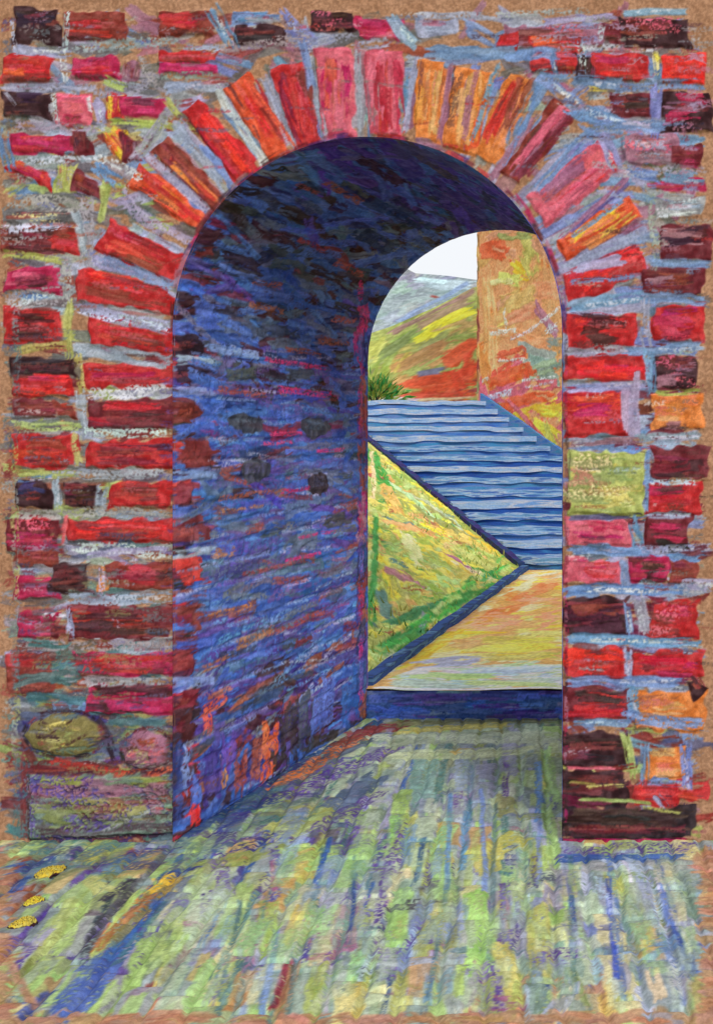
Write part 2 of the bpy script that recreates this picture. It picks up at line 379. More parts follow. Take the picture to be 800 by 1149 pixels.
# purple slivers between the right-hand stones
for a in [(652,118,590,200,7,'mar'),(703,200,630,268,8,'mauve'),(706,206,640,262,4,'vio'),(536,78,520,168,6,'mauve'),(505,75,492,160,6,'mauve'),(606,96,566,186,5,'blu'),
          (664,150,600,214,12,'blu'),(700,225,640,266,5,'blu'),(468,64,455,150,8,'lil'),(402,60,406,150,7,'lil'),(348,66,366,155,8,'lil'),(298,88,330,168,12,'lil'),
          (244,100,300,190,12,'wht'),(200,140,262,220,11,'lil'),(166,176,240,240,10,'lil'),(136,222,214,276,16,'lil'),(116,290,196,322,14,'blu'),(276,84,332,165,5,'orr'),
          (612,84,574,160,16,'blu'),(560,72,528,160,6,'sbl'),(640,300,722,268,16,'lil'),(640,318,715,310,6,'blu')]:
    fs(*a, al=.85, dry=.2, chalk=.15 if rng.rand() < .5 else 0)
# ---- right column 1
B((636,353,712,393), ['red','mar','brt','dk'], 6); B((635,398,723,428), ['red','crim','brt'], 6); B((635,441,704,490), ['red','pink','orr','crim'], 6)
B((636,505,724,576), ['gye','oyl','oli','sand','gye'], 12, idv=3, hgt=.014, chalk='cream'); B((636,583,706,611), ['pink','crim','pink']); B((636,628,694,654), ['pink','red','crim'])
B((632,671,704,711), ['dk','mar','brn'], 6); B((634,726,700,760), ['red','brt','mar'], 6); B((634,775,706,805), ['mar','red','dk'], 6)
B((626,823,706,860), ['dk','mar','blk','dk'], 6); B((626,864,700,905), ['dk','blk','mar'], 6); B((626,904,778,941), ['blk','dk','mar'], 8)
# ---- right column 2
B((722,300,785,330), ['mar','mauve','brn']); B((733,343,786,382), ['red','crim','mar']); B((735,402,781,436), ['dk','mar','mauve'], chalk='pink'); B((732,445,785,481), ['org','brn','mauve','sand'])
B((733,504,795,537), ['mar','brn','dk']); B((728,542,785,576), ['red','mar','crim']); B((726,580,772,612), ['mar','crim','dk']); B((707,626,750,652), ['crim','mar','dk']); B((752,630,782,655), ['brn','mar'])
B((731,676,780,715), ['red','mar','crim'], chalk='pink'); B((712,731,790,757), ['red','mar','crim']); B((712,778,790,818), ['org','sand','pch','red']); B((728,840,766,872), ['org','pch','sand'])
B([(768,764),(782,756),(794,772),(778,786)], ['dk','mar','brn'], hgt=.004); B((712,880,760,902), ['red','brt','mar']); B((760,874,796,900), ['red','brt','tan'], hgt=.004)
# ---- top right field
B((570,30,676,52), ['mauve','mar','pink','brn']); B((676,27,697,46), ['mar','brn']); B((696,22,774,52), ['dk','mar','brn'], chalk='pink')
B((560,40,578,56), ['red','crim']); B((598,46,646,82), ['red','pink','brn','orr'], 6); B((650,62,668,88), ['dk','mar']); B((668,62,728,90), ['red','crim','mar','brt']); B((741,62,787,93), ['brt','red','brt'])
B((466,22,512,42), ['lil','mauve'], hgt=.004); B((686,106,728,131), ['mar','dk','brn']); B((743,106,795,146), ['dk','mar','crim','mauve'], chalk='mauve')
B((700,150,756,184), ['mauve','lil','mauve'], chalk='pink'); B((755,162,786,186), ['mar','crim']); B((724,202,790,214), ['crim','blu'], hgt=.004)
B((736,224,788,246), ['gry','wht','lil'], chalk='wht', hgt=.006); B((744,252,796,292), ['mar','mauve','dk'])
# ---- loose stones low on the left pier
def blob(cx, cy, rx, ry, cols, idv, n=14, hg=.03):
    q = [(cx + rx * math.cos(a) * rng.uniform(.92, 1.06), cy + ry * math.sin(a) * rng.uniform(.92, 1.06)) for a in np.linspace(0, 2 * math.pi, 11)[:-1]]
    q = [fw(*p) for p in q]
    FW.fill(q, cols[0], wob=2)
    for _ in range(n):
        t = rng.uniform(-.7, .7); s_ = math.sqrt(1 - t * t) * rx * .75; xc = cx + rng.uniform(-.6, .6) * s_; tl = rng.uniform(.15, .4) * rx; yc = cy + t * ry; an = rng.uniform(-1.1, .5)
        FW.stroke(fw(xc - tl * math.cos(an), yc - tl * .6 * math.sin(an)), fw(xc + tl * math.cos(an), yc + tl * .6 * math.sin(an)), ry * rng.uniform(.12, .3), cols[rng.randint(len(cols))], al=.85, chalk=.25)
    (x0, y0, x1, y1), sd = FW.poly_mask(q, 1.0)
    yy, xx = np.mgrid[y0:y1, x0:x1]
    r = np.clip(sd / (min(rx, ry) * .8), 0, 1); hh = np.sqrt(np.clip(1 - (1 - r) ** 2, 0, 1)) * hg
    FW.z[y0:y1, x0:x1] = np.where(sd > 0, hh, FW.z[y0:y1, x0:x1]); FW.id[y0:y1, x0:x1][sd > -1] = idv
for a in [(30,858,130,866,16,'mar'),(60,852,150,870,9,'red'),(110,812,128,850,12,'blk'),(30,806,90,800,10,'sla'),(120,806,190,812,14,'teal'),(24,830,40,862,10,'mar'),(140,870,196,862,10,'orr')]:
    fs(*a, al=.9)
blob(74,824,44,25,['mos','oli','dk','gye','oyl','mos','brn'],4,n=34)
blob(166,842,28,24,['mauve','pink','brn','dk','cream'],5,n=26)
B([(36,870),(200,866),(204,934),(34,942)], ['grn','dgr','oli','mauve','dgr'], 26, idv=6, hgt=.02, chalk='vio')
for cx_, cy_, rx_, ry_ in ((74,824,46,27), (166,842,30,26)):
    for t in np.linspace(0, 2 * math.pi, 15)[:-1]:
        fs(cx_ + rx_ * math.cos(t), cy_ + ry_ * math.sin(t), cx_ + rx_ * math.cos(t + .42), cy_ + ry_ * math.sin(t + .42), rng.uniform(3, 6), ['dk', 'blk', 'mar'][rng.randint(3)], al=.85, chalk=.15)
for a in [(36,868,200,864,5,'dk'),(34,942,204,936,5,'dk'),(34,868,34,942,5,'dk'),(44,868,40,936,8,'vio'),(48,940,150,944,7,'ind'),(150,875,168,900,3,'vio'),(160,880,175,915,3,'vio'),(172,880,192,915,3,'ind'),(196,830,200,938,10,'dbl'),(120,930,190,900,4,'gry'),(26,840,28,940,9,'mar')]:
    fs(*a, al=.85, chalk=.3)
for _ in range(150):
    x = rng.uniform(18, 190); y = rng.uniform(600, 935)
    fs(x, y, x + rng.uniform(15, 60), y + rng.uniform(-5, 5), rng.uniform(4, 11), ['dk', 'mar', 'teal', 'dk', 'sla', 'brn', 'dbl', 'oli'][rng.randint(8)], al=.5, dry=.3, chalk=.3)
# ---- mortar line accents over everything
ACC = [(76,16,72,60,6,'wht'),(14,24,20,60,5,'wht'),(18,57,80,60,12,'lil'),(86,56,200,48,12,'gry'),(110,104,170,96,10,'gry'),(70,68,74,92,6,'wht'),(160,62,172,95,10,'gry'),(176,86,248,84,8,'gry'),
 (4,98,110,100,9,'lil'),(60,104,66,136,6,'wht'),(8,105,20,118,4,'lil'),(20,142,110,145,9,'gry'),(100,108,103,128,3,'wht'),(108,112,116,136,10,'lil'),(126,138,176,138,7,'gye'),(120,92,140,100,9,'gye'),
 (30,180,110,178,8,'wht'),(4,150,12,185,14,'blu'),(110,190,135,210,16,'blu'),(108,176,160,200,9,'wht'),(150,180,190,130,10,'lil'),(160,168,200,110,12,'gry'),(190,100,225,96,12,'lil'),
 (14,225,90,228,14,'gry'),(10,255,74,252,9,'wht'),(100,230,100,300,15,'gry'),(120,205,112,250,8,'gye'),(186,112,200,130,7,'gye'),(86,240,98,285,8,'lil'),(4,285,70,292,8,'gye'),
 (10,334,70,330,16,'gry'),(16,340,60,328,8,'wht'),(74,300,72,345,12,'gry'),(80,340,78,400,9,'gye'),(88,345,190,366,13,'lil'),(92,350,192,370,6,'wht'),(20,392,76,386,9,'gye'),(90,392,194,404,15,'lil'),
 (88,400,94,440,8,'gye'),(100,440,194,440,12,'wht'),(20,478,90,478,9,'gye'),(90,440,94,490,9,'lil'),(98,486,192,487,10,'wht'),(88,488,92,520,9,'gye'),(20,530,90,532,8,'gye'),(64,532,190,530,11,'gry'),
 (66,538,66,570,9,'lil'),(118,545,116,575,11,'lil'),(22,574,190,575,11,'gry'),(20,540,60,536,5,'blu'),(74,580,70,610,5,'pink'),(90,615,192,620,12,'wht'),(100,622,190,618,7,'lil'),(116,635,116,668,7,'wht'),
 (78,672,190,672,12,'lil'),(50,688,78,690,4,'wht'),(79,684,80,716,8,'lil'),(24,722,190,724,11,'gry'),(30,720,80,724,8,'teal'),(20,765,90,758,11,'teal'),(100,764,190,764,8,'gry'),(30,780,96,785,9,'teal'),
 (340,20,344,40,6,'lil'),(240,10,260,50,14,'blu'),(320,18,348,50,16,'blu'),(240,56,350,46,12,'gry'),(340,48,352,100,9,'blu'),(206,52,250,56,8,'lil'),
 (358,45,400,40,10,'gry'),(400,50,440,46,12,'lil'),(440,20,466,48,14,'lil'),(470,16,560,22,8,'lil'),(480,56,580,58,14,'blu'),(520,30,555,44,14,'blu'),(575,60,625,62,13,'blu'),(620,60,624,86,7,'blu'),
 (560,18,660,12,7,'gry'),(700,14,770,12,7,'blu'),(610,24,690,18,7,'lil'),(676,30,674,44,7,'wht'),(650,54,735,54,7,'wht'),(652,48,655,78,8,'wht'),(735,62,738,85,6,'cream'),(735,60,740,70,5,'ywl'),(660,98,680,98,6,'ywl'),
 (610,90,650,118,14,'blu'),(640,92,700,96,12,'blu'),(686,98,785,97,10,'blu'),(632,104,660,128,5,'wht'),(640,118,700,138,18,'blu'),(736,104,730,150,14,'blu'),(680,144,745,142,12,'blu'),(700,136,730,140,7,'lil'),
 (672,150,690,190,14,'lil'),(700,192,760,190,10,'gry'),(745,200,788,205,10,'blu'),(705,190,740,200,12,'blu'),(728,215,735,300,10,'gry'),(735,295,795,297,8,'blu'),(648,300,700,292,12,'lil'),
 (640,345,722,334,13,'blu'),(724,335,790,338,11,'blu'),(722,340,724,392,12,'lil'),(640,396,720,392,9,'lil'),(700,394,790,390,10,'blu'),(728,395,730,440,11,'blu'),(642,434,725,430,10,'lil'),(708,430,712,492,18,'lil'),
 (735,440,785,438,6,'gye'),(640,498,720,494,7,'mauve'),(712,492,785,490,9,'lil'),(727,505,726,575,5,'blu'),(730,540,780,540,6,'wht'),(640,580,720,578,6,'sla'),(728,578,775,577,6,'lil'),(712,585,714,620,12,'blu'),
 (640,618,730,617,10,'blu'),(700,630,703,660,9,'blu'),(720,618,780,616,8,'lil'),(636,662,760,660,12,'blu'),(660,663,740,662,5,'wht'),(714,668,722,712,12,'lil'),(704,676,708,710,8,'blu'),(770,657,800,658,14,'lil'),
 (638,716,785,722,11,'blu'),(660,718,740,720,4,'wht'),(706,728,704,765,9,'lil'),(638,767,760,764,11,'blu'),(710,770,714,800,12,'blu'),(640,810,706,812,9,'blu'),(700,806,790,816,14,'blu'),(700,822,712,870,9,'gye'),
 (636,860,700,862,4,'pink'),(660,882,700,880,4,'gye'),(650,895,730,900,4,'gye'),(640,876,670,880,3,'oli'),(690,862,712,858,6,'mar'),(722,838,722,880,9,'blu'),(768,838,772,885,12,'blu'),(728,876,765,878,6,'blu'),
 (735,890,745,905,8,'lil'),(720,905,765,912,3,'gye'),(630,944,770,942,5,'mag')]
for a in ACC:
    x0, y0, x1, y1, wd, c = a
    ch = .35 if c in ('gry', 'wht') else (.1 if rng.rand() < .4 else 0)
    fs(x0, y0, x1, y1, wd * 1.05, c, al=.92, dry=.12, jit=.12, chalk=ch)
    if c in ('lil', 'blu') and rng.rand() < .6:
        t = rng.uniform(.2, .5); fs(x0 + (x1 - x0) * t, y0 + (y1 - y0) * t, x1, y1, wd * .4, 'wht', al=.7, chalk=.4)
# grey chalk rubbed along many joints
for _ in range(170):
    x = rng.uniform(20, 780); y = rng.uniform(18, 930)
    if 200 < x < 630 and y > 50: continue
    fs(x, y, x + rng.uniform(10, 40), y + rng.uniform(-4, 4), rng.uniform(3, 8), ['gry', 'wht', 'dgr', 'lil'][rng.randint(4)], al=.55, chalk=.55)
# green-grey chalk down the extreme left of the brickwork
for y in range(330, 930, 34):
    fs(20, y, 20, y + 40, 8, ['gry', 'gye', 'dgr', 'teal'][rng.randint(4)], al=.6, chalk=.45)
for _ in range(260):      # broken dark edges and joints
    x = rng.uniform(14, 785); y = rng.uniform(16, 935)
    if sd_o(x, y) < 4: continue
    fs(x, y, x + rng.uniform(12, 45), y + rng.uniform(-3, 3), rng.uniform(2, 5), ['dk', 'mar', 'dgr', 'brn', 'sla', 'red'][rng.randint(6)], al=.55, chalk=.4)
for _ in range(90):
    x = rng.uniform(590, 775); y = rng.uniform(20, 330)
    if sd_o(x, y) < 95: continue
    fs(x, y, x + rng.uniform(12, 50), y + rng.uniform(-6, 6), rng.uniform(4, 9), ['mauve', 'blu', 'gry', 'lil', 'mauve', 'dgr'][rng.randint(6)], al=.6, chalk=.35)
# red wash round the edge of the opening, dark seam under the ring
for _ in range(70):
    th = math.radians(rng.uniform(2, 178)); r = AR + rng.uniform(1, 5)
    x, y = ARX + math.cos(th) * r, ARY - math.sin(th) * r
    t = (math.sin(th), math.cos(th)); l = rng.uniform(5, 14)
    fs(x - t[0] * l, y - t[1] * l, x + t[0] * l, y + t[1] * l, rng.uniform(4, 7), ['mar', 'crim', 'red', 'ind', 'dk', 'mauve'][rng.randint(6)], al=.7)
for y in range(380, 930, 12):
    fs(197, y, 184 + rng.uniform(-6, 8), y + rng.uniform(-2, 3), rng.uniform(4, 8), ['dk', 'ind', 'mar', 'vio', 'blk', 'brn'][rng.randint(6)], al=.55, chalk=.3)
for y in range(380, 930, 16):
    fs(635, y, 636, y + 14, 4, ['mar', 'crim', 'mauve', 'dk'][rng.randint(4)], al=.7, chalk=.3)

archway = thing('brick_archway', 'tall red brick wall pierced by a round arch with a deep blue passage', 'brick wall', loc=(ARX * PX - CX * PX, D0, 0))

STEP = 1.12
xs = np.array(frange(-480, -6, 14) + frange(-6, 806, STEP) + frange(806, 1500, 14))
ys = np.array(frange(-180, -4, 12) + frange(-4, GROUND, STEP) + [GROUND + 2])
X, Y = np.meshgrid(xs, ys)
def sd_open(X, Y):
    """distance outside the opening (negative inside)"""
    dx = np.abs(X - ARX) - AR
    up = np.hypot(X - ARX, Y - ARY) - AR
    return np.where(Y < ARY, up, dx)
sd = sd_open(X, Y)
snap = (sd < 0) & (sd > -STEP * 1.5)
ang = np.arctan2(Y - ARY, X - ARX)
nx = np.where(Y < ARY, ARX + AR * np.cos(ang), ARX + np.sign(X - ARX) * AR)
ny = np.where(Y < ARY, ARY + AR * np.sin(ang), Y)
bad = sd <= -STEP * 1.5
X = np.where(snap, nx, X); Y = np.where(snap, ny, Y)
colr, hz, ids = FW.at_ij(X + OX, Y + OY)
outm = ((X < -3) | (X > 804) | (Y < -3))[..., None]
tanl = C('tan') ** 2.2 * (1 + (samp(MED, X * .35 + 500, Y * .35 + 500) - .5) * .25)[..., None]
colr = np.where(outm, tanl, colr)
inside = (X > 2) & (X < 798) & (Y > 2)
jag = samp(MED, X * 2, Y * 2) * .002
hz = np.where(inside, hz, 0) + jag
P = np.stack([(X - CX) * PX, D0 - hz, EYE - (Y - CY) * PX], -1)
P[..., 2] = np.maximum(P[..., 2], -.02)
vb = bad; keep_all = ~(vb[:-1, :-1] | vb[:-1, 1:] | vb[1:, :-1] | vb[1:, 1:])
fx = (X[:-1, :-1] + X[1:, 1:]) / 2; fy = (Y[:-1, :-1] + Y[1:, 1:]) / 2
ring = (np.hypot(fx - ARX, fy - ARY) < 318) & (fy < 350) & (fx > 86) & (fx < 727)
fid = ids[:-1, :-1]
fid = np.where(ring, 2, fid); fid = np.where((fid == 2) & ~ring, 0, fid)
for nm, k, lab in [('brickwork', (0, 1), None), ('arch_ring', (2,), None), ('quoin_stone', (3,), 'greenish yellow squared stone in the right pier'),
                   ('boulder', (4,), 'rounded yellow stone low in the left pier'), ('boulder', (5,), 'small pinkish stone low in the left pier'),
                   ('foot_stone', (6,), 'grey green squared block at the foot of the left pier')]:
    km = keep_all & np.isin(fid, k)
    o = grid_mesh(nm, P, colr, km, M_WALL, archway, flip=True)
    if o is not None and lab: o['label'] = lab

# ------------------------------------------------------------------ THE PASSAGE: jambs and vault, in (depth, profile) metres/PX
CH_ = 25.0
T = 1.76; TV = T / PX
JH = GROUND - ARY                       # 571 units of jamb
ARC = math.pi * AR
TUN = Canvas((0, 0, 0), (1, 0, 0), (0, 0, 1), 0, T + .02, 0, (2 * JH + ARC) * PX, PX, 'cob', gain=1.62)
def tpx(X_, Y_):
    """photo pixel on the near-left jamb or vault -> (depth, profile) cells"""
    if X_ < CX:
        k = (ARX - AR - CX) / (X_ - CX)
        yy = CY + (Y_ - CY) * k
        if yy >= ARY and k >= .99: return ((k - 1) * D0 / PX, GROUND - yy, k)
    a = (X_ - CX) ** 2 + (Y_ - CY) ** 2
    bx = (X_ - CX) * (CX - ARX) + (Y_ - CY) * (CY - ARY)
    c0 = (CX - ARX) ** 2 + (CY - ARY) ** 2 - AR ** 2
    k = (-bx + math.sqrt(max(0, bx * bx - a * c0))) / a
    x, y = CX + (X_ - CX) * k, CY + (Y_ - CY) * k
    th = math.atan2(ARY - y, -(x - ARX))       # 0 at left springing, pi at right springing
    return ((k - 1) * D0 / PX, JH + th * AR, k)
def ts(x0, y0, x1, y1, wd, col, **k):
    a = tpx(x0, y0); b = tpx(x1, y1)
    l = math.hypot(x1 - x0, y1 - y0) + 1e-6; qx, qy = -(y1 - y0) / l * wd / 2, (x1 - x0) / l * wd / 2
    xm, ym = (x0 + x1) / 2, (y0 + y1) / 2
    c = tpx(xm - qx, ym - qy); d = tpx(xm + qx, ym + qy)
    e = np.array([b[0] - a[0], b[1] - a[1]]); e /= (np.hypot(*e) + 1e-6)
    ww = abs(e[0] * (d[1] - c[1]) - e[1] * (d[0] - c[0]))
    TUN.stroke((a[0], a[1]), (b[0], b[1]), min(max(ww, wd * .6), wd * 4), col, **k)
# underlayer along the whole passage, each course laid along the depth
def zone(n, u0, u1, v0, v1, cols, wr=(8, 20), lr=(60, 170), tilt=.06, **k):
    for _ in range(n):
        v = rng.uniform(v0, v1); u = rng.uniform(u0, u1); l = rng.uniform(*lr); d = rng.randn() * tilt * l
        TUN.stroke((v - l / 2, u - d), (v + l / 2, u + d), rng.uniform(*wr), cols[rng.randint(len(cols))], **k)
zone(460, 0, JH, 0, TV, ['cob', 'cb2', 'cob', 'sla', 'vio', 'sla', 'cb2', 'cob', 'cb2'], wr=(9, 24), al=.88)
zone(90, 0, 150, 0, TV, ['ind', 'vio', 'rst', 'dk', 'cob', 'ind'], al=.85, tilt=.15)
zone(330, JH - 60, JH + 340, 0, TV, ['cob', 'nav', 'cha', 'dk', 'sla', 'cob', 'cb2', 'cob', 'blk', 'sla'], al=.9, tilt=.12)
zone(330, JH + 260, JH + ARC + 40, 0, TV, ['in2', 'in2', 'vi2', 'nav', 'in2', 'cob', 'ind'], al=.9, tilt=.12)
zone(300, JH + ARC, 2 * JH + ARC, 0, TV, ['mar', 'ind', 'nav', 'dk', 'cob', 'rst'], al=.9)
zone(46, 150, JH, 30, TV, ['crim', 'mauve', 'mag', 'rst', 'sla'], wr=(4, 8), lr=(40, 90), al=.65, chalk=.25)
zone(90, 60, JH, 30, TV, ['cb2', 'lil', 'sla', 'sbl'], wr=(4, 10), lr=(50, 140), al=.7, chalk=.35)
zone(60, 150, JH, 60, TV, ['vio', 'ind'], wr=(10, 22), lr=(60, 140), al=.6, chalk=.35)
zone(60, JH, JH + 300, 20, TV, ['cb2', 'sla', 'cob', 'cb2', 'nav'], wr=(6, 14), lr=(40, 110), al=.8)
zone(40, JH + 330, JH + ARC, 0, TV, ['vi2', 'cob', 'nav', 'dbl'], wr=(6, 16), lr=(40, 130), al=.6, chalk=.2)
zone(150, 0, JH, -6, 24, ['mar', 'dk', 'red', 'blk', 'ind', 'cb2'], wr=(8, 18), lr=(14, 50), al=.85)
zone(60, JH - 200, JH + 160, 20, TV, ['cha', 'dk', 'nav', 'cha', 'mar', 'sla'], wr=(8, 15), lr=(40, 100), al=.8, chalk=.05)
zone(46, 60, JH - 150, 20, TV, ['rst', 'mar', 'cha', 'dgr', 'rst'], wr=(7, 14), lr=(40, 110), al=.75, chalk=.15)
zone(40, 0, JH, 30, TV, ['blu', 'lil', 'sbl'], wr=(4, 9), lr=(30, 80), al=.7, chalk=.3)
# first bricks of the jamb, dark high up and red lower down
for (y0, y1, x1, c) in [(334,358,222,'dk'),(376,398,222,'blk'),(409,430,236,'blk'),(450,472,224,'mar'),(492,528,236,'mar'),(545,570,220,'brn'),(582,610,230,'mar'),
                        (628,660,226,'red'),(680,712,222,'rst'),(733,752,218,'mar'),(776,796,220,'mar'),(800,830,212,'dk')]:
    ym = (y0 + y1) / 2
    ts(198, ym, x1, ym - (x1 - 198) * .04, y1 - y0, c, al=.95, dry=.1)
    ts(198, ym + 2, 198 + (x1 - 198) * .6, ym, (y1 - y0) * .4, 'rst' if c in ('mar', 'orr', 'crim') else 'mar', al=.6, chalk=.2)
for y in (368, 404, 440, 482, 536, 576, 620, 672, 722, 764):
    ts(198, y, 240, y - 2, 10, ['cb2', 'lil', 'blu'][rng.randint(3)], al=.85)
for kk in range(3, 23):      # pale joints along the courses
    for _ in range(5):
        v = rng.uniform(0, TV - 60); TUN.stroke((v, kk * CH_), (v + rng.uniform(40, 120), kk * CH_ + rng.uniform(-3, 3)), rng.uniform(3, 6), ['cb2', 'blu', 'lil', 'vio', 'sla'][rng.randint(5)], al=.6, chalk=.25)
zone(70, JH - 220, JH + 260, 10, TV, ['cob', 'cb2', 'cb2', 'sla', 'vi2'], wr=(7, 14), lr=(40, 120), al=.8, chalk=.08, tilt=.12)
zone(60, JH + 300, JH + ARC, 0, TV, ['in2', 'vi2', 'in2'], wr=(12, 26), lr=(60, 150), al=.8)
# dark patches painted flat to read as hollows, and worn bricks
for (x, y, wx, hy, c) in [(275,472,40,26,'cha'),(352,478,34,26,'cha'),(285,525,34,32,'cha'),(356,540,24,30,'blk'),(270,420,30,14,'cha'),(335,420,28,12,'cha'),(380,585,30,14,'cha'),
        (340,610,34,20,'sla'),(370,640,30,18,'dgr'),(376,665,26,18,'cha'),(300,775,36,22,'cha'),(270,660,30,20,'dgr'),(210,270,36,24,'dk'),(240,262,26,22,'dk'),(268,240,24,26,'blk'),
        (300,222,26,20,'blk'),(345,228,36,16,'cha'),(315,268,40,14,'dk'),(270,295,40,14,'blk'),(330,300,50,14,'cha'),(365,308,36,12,'blk'),(300,318,30,8,'rst'),(390,345,28,8,'blk'),
        (250,348,34,10,'cha'),(310,372,44,14,'cha'),(300,345,40,8,'rst'),(376,385,40,9,'rst'),(340,395,40,6,'rst'),(385,360,24,9,'rst'),(345,210,22,6,'rst'),(385,215,44,8,'rst'),(400,212,30,7,'cha'),
        (352,273,30,9,'rst'),(392,300,34,9,'rst'),(420,270,40,18,'nav'),(450,240,60,14,'nav'),(480,180,60,10,'cha'),(430,190,50,12,'blk'),(370,185,40,10,'cob'),(330,215,50,12,'cob'),(260,280,40,8,'cb2'),
        (240,255,36,7,'cb2'),(300,250,30,10,'sla'),(310,330,60,8,'cb2'),(350,345,50,8,'cob'),(400,395,14,30,'cb2'),(232,360,20,30,'cb2'),(260,395,60,9,'blu'),(330,408,70,5,'mag'),
        (340,440,60,7,'mag'),(350,432,50,4,'vio'),(320,487,36,5,'mag'),(310,497,34,4,'mag'),(370,505,32,4,'mag'),(270,440,54,7,'rst'),(275,555,56,6,'rst'),(330,550,34,5,'mag'),(355,600,40,4,'mag'),(340,625,40,4,'mag'),
        (250,620,24,12,'org'),(300,638,60,5,'rst'),(255,685,50,6,'org'),(330,698,70,7,'rst'),(285,715,40,9,'org'),(245,745,34,8,'org'),(245,776,30,6,'org'),(240,790,26,14,'orr'),(270,570,50,4,'org')]:
    dx = wx / 2
    ty = (y - CY) / (x - CX)      # along the courses, towards the vanishing point
    if c in ('cha', 'blk', 'dgr') and hy >= 16:
        q = []
        for t in np.linspace(0, 2 * math.pi, 10)[:-1]:
            sq = 1.0 if math.sin(t) > 0 else .55
            p_ = tpx(x + dx * 1.05 * math.cos(t), y + ty * dx * math.cos(t) + hy * .6 * sq * math.sin(t)); q.append((p_[0], p_[1]))
        TUN.fill(q, c, .9 if 440 < y < 560 else .5, wob=3.0, jit=.12)
        ts(x - dx * .5, y, x + dx * .6, y + ty * dx, hy * .4, 'sla', al=.4, chalk=.4)
        continue
    ts(x - dx, y - ty * dx, x + dx, y + ty * dx, hy, 'och' if c == 'org' else c, al=.85, dry=.15, chalk=.28 if c in ('org', 'rst', 'mag', 'orr') else .05)
# upright bricks low on the jamb
for (x, y0, y1, wd, c) in [(232,800,822,10,'orr'),(252,850,880,9,'org'),(300,820,862,18,'orr'),(286,836,876,14,'rst'),(272,850,885,14,'rst'),(325,800,846,22,'blk'),(345,795,830,18,'cha'),(360,780,815,24,'cb2'),(390,765,800,26,'cob'),
        (235,836,900,22,'ind'),(210,840,880,14,'blu'),(216,880,915,12,'cb2'),(255,830,860,16,'vio'),(218,905,925,12,'brt'),(200,830,925,10,'dbl'),(312,852,862,22,'blk'),(410,700,790,12,'vio'),(405,560,700,10,'ind')]:
    ts(x, y0, x, y1, wd, c, al=.85, chalk=.12)
for Y_, c in [(232,'blk'),(248,'mar'),(262,'dk'),(280,'mar'),(296,'ind'),(312,'mar'),(330,'dk'),(214,'blk'),(200,'dk'),(186,'blk'),(176,'ind')]:
    xe = ARX - math.sqrt(AR ** 2 - (ARY - Y_) ** 2)
    ts(xe + 1, Y_, xe + rng.uniform(14, 26), Y_ + rng.uniform(0, 8), rng.uniform(9, 14), c, al=.9)
# far edge of the passage, red and magenta chalk
for (y0, y1, c) in [(330,375,'mag'),(375,410,'crim'),(408,445,'rst'),(445,475,'rst'),(475,505,'brn'),(505,520,'blk'),(520,550,'rst'),(550,580,'mag'),(560,620,'mauve'),(610,680,'dbl'),(640,700,'mar'),(690,760,'ind'),(740,790,'dbl')]:
    for yy_ in range(y0, y1, 14): ts(406 + rng.uniform(-3, 4), yy_, 407 + rng.uniform(-3, 4), yy_ + 18, rng.uniform(5, 12), c if rng.rand() < .65 else ['vio', 'cob', 'rst', 'nav'][rng.randint(4)], al=.8, chalk=.1)
for _ in range(30):
    y = rng.uniform(300, 780); ts(404, y, 404, y + 16, 5, ['mag', 'vio', 'cb2', 'crim'][rng.randint(4)], al=.7, chalk=.3)
# springing line of the vault: blue and lilac touches at the front arris
for (x0, y0, x1, y1, wd, c) in [(204,290,260,315,12,'vio'),(200,320,230,330,14,'cb2'),(245,300,300,318,8,'cb2'),(246,240,290,290,7,'cb2'),(268,215,300,235,12,'cb2'),(330,170,420,160,7,'ind'),(420,165,590,215,18,'ind'),(540,190,610,235,12,'nav'),
        (500,175,560,205,10,'cob'),(300,185,360,175,8,'cb2')]:
    ts(x0, y0, x1, y1, wd, c, al=.85, dry=.2)

def tun_pt(u):
    """profile position -> wall x,y (units) and outward normal toward the passage"""
    u = np.asarray(u, float)
    th = (u - JH) / AR
    x = np.where(u < JH, ARX - AR, np.where(th > math.pi, ARX + AR, ARX - AR * np.cos(th)))
    y = np.where(u < JH, GROUND - u, np.where(th > math.pi, ARY + (u - JH - ARC), ARY - AR * np.sin(th)))
    nx_ = np.where(u < JH, 1.0, np.where(th > math.pi, -1.0, np.cos(th)))
    ny_ = np.where(u < JH, 0.0, np.where(th > math.pi, 0.0, np.sin(th)))
    return x, y, nx_, ny_
us = np.array(frange(0, JH, 1.35) + frange(JH, JH + ARC, 1.5) + frange(JH + ARC, 2 * JH + ARC, 4) + [2 * JH + ARC])
vsv = np.array([-4.0] + frange(0, TV, 2.1) + [TV])
U, Vv = np.meshgrid(us, vsv)
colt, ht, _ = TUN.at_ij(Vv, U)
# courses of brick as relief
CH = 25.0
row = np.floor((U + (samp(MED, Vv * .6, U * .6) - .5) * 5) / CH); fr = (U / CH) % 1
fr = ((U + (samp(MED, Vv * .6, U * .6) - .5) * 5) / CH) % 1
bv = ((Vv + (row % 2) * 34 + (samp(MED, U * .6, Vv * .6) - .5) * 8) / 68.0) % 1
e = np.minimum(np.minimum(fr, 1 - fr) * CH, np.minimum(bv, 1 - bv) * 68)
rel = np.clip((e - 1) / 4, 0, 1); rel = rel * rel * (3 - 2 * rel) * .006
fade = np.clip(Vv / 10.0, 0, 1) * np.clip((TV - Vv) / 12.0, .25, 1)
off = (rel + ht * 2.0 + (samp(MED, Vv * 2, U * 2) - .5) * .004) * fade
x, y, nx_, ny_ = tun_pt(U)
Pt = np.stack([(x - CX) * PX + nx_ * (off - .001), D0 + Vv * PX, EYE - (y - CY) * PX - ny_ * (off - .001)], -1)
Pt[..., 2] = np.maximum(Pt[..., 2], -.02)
fu = (U[:-1, :-1] + U[:-1, 1:]) / 2
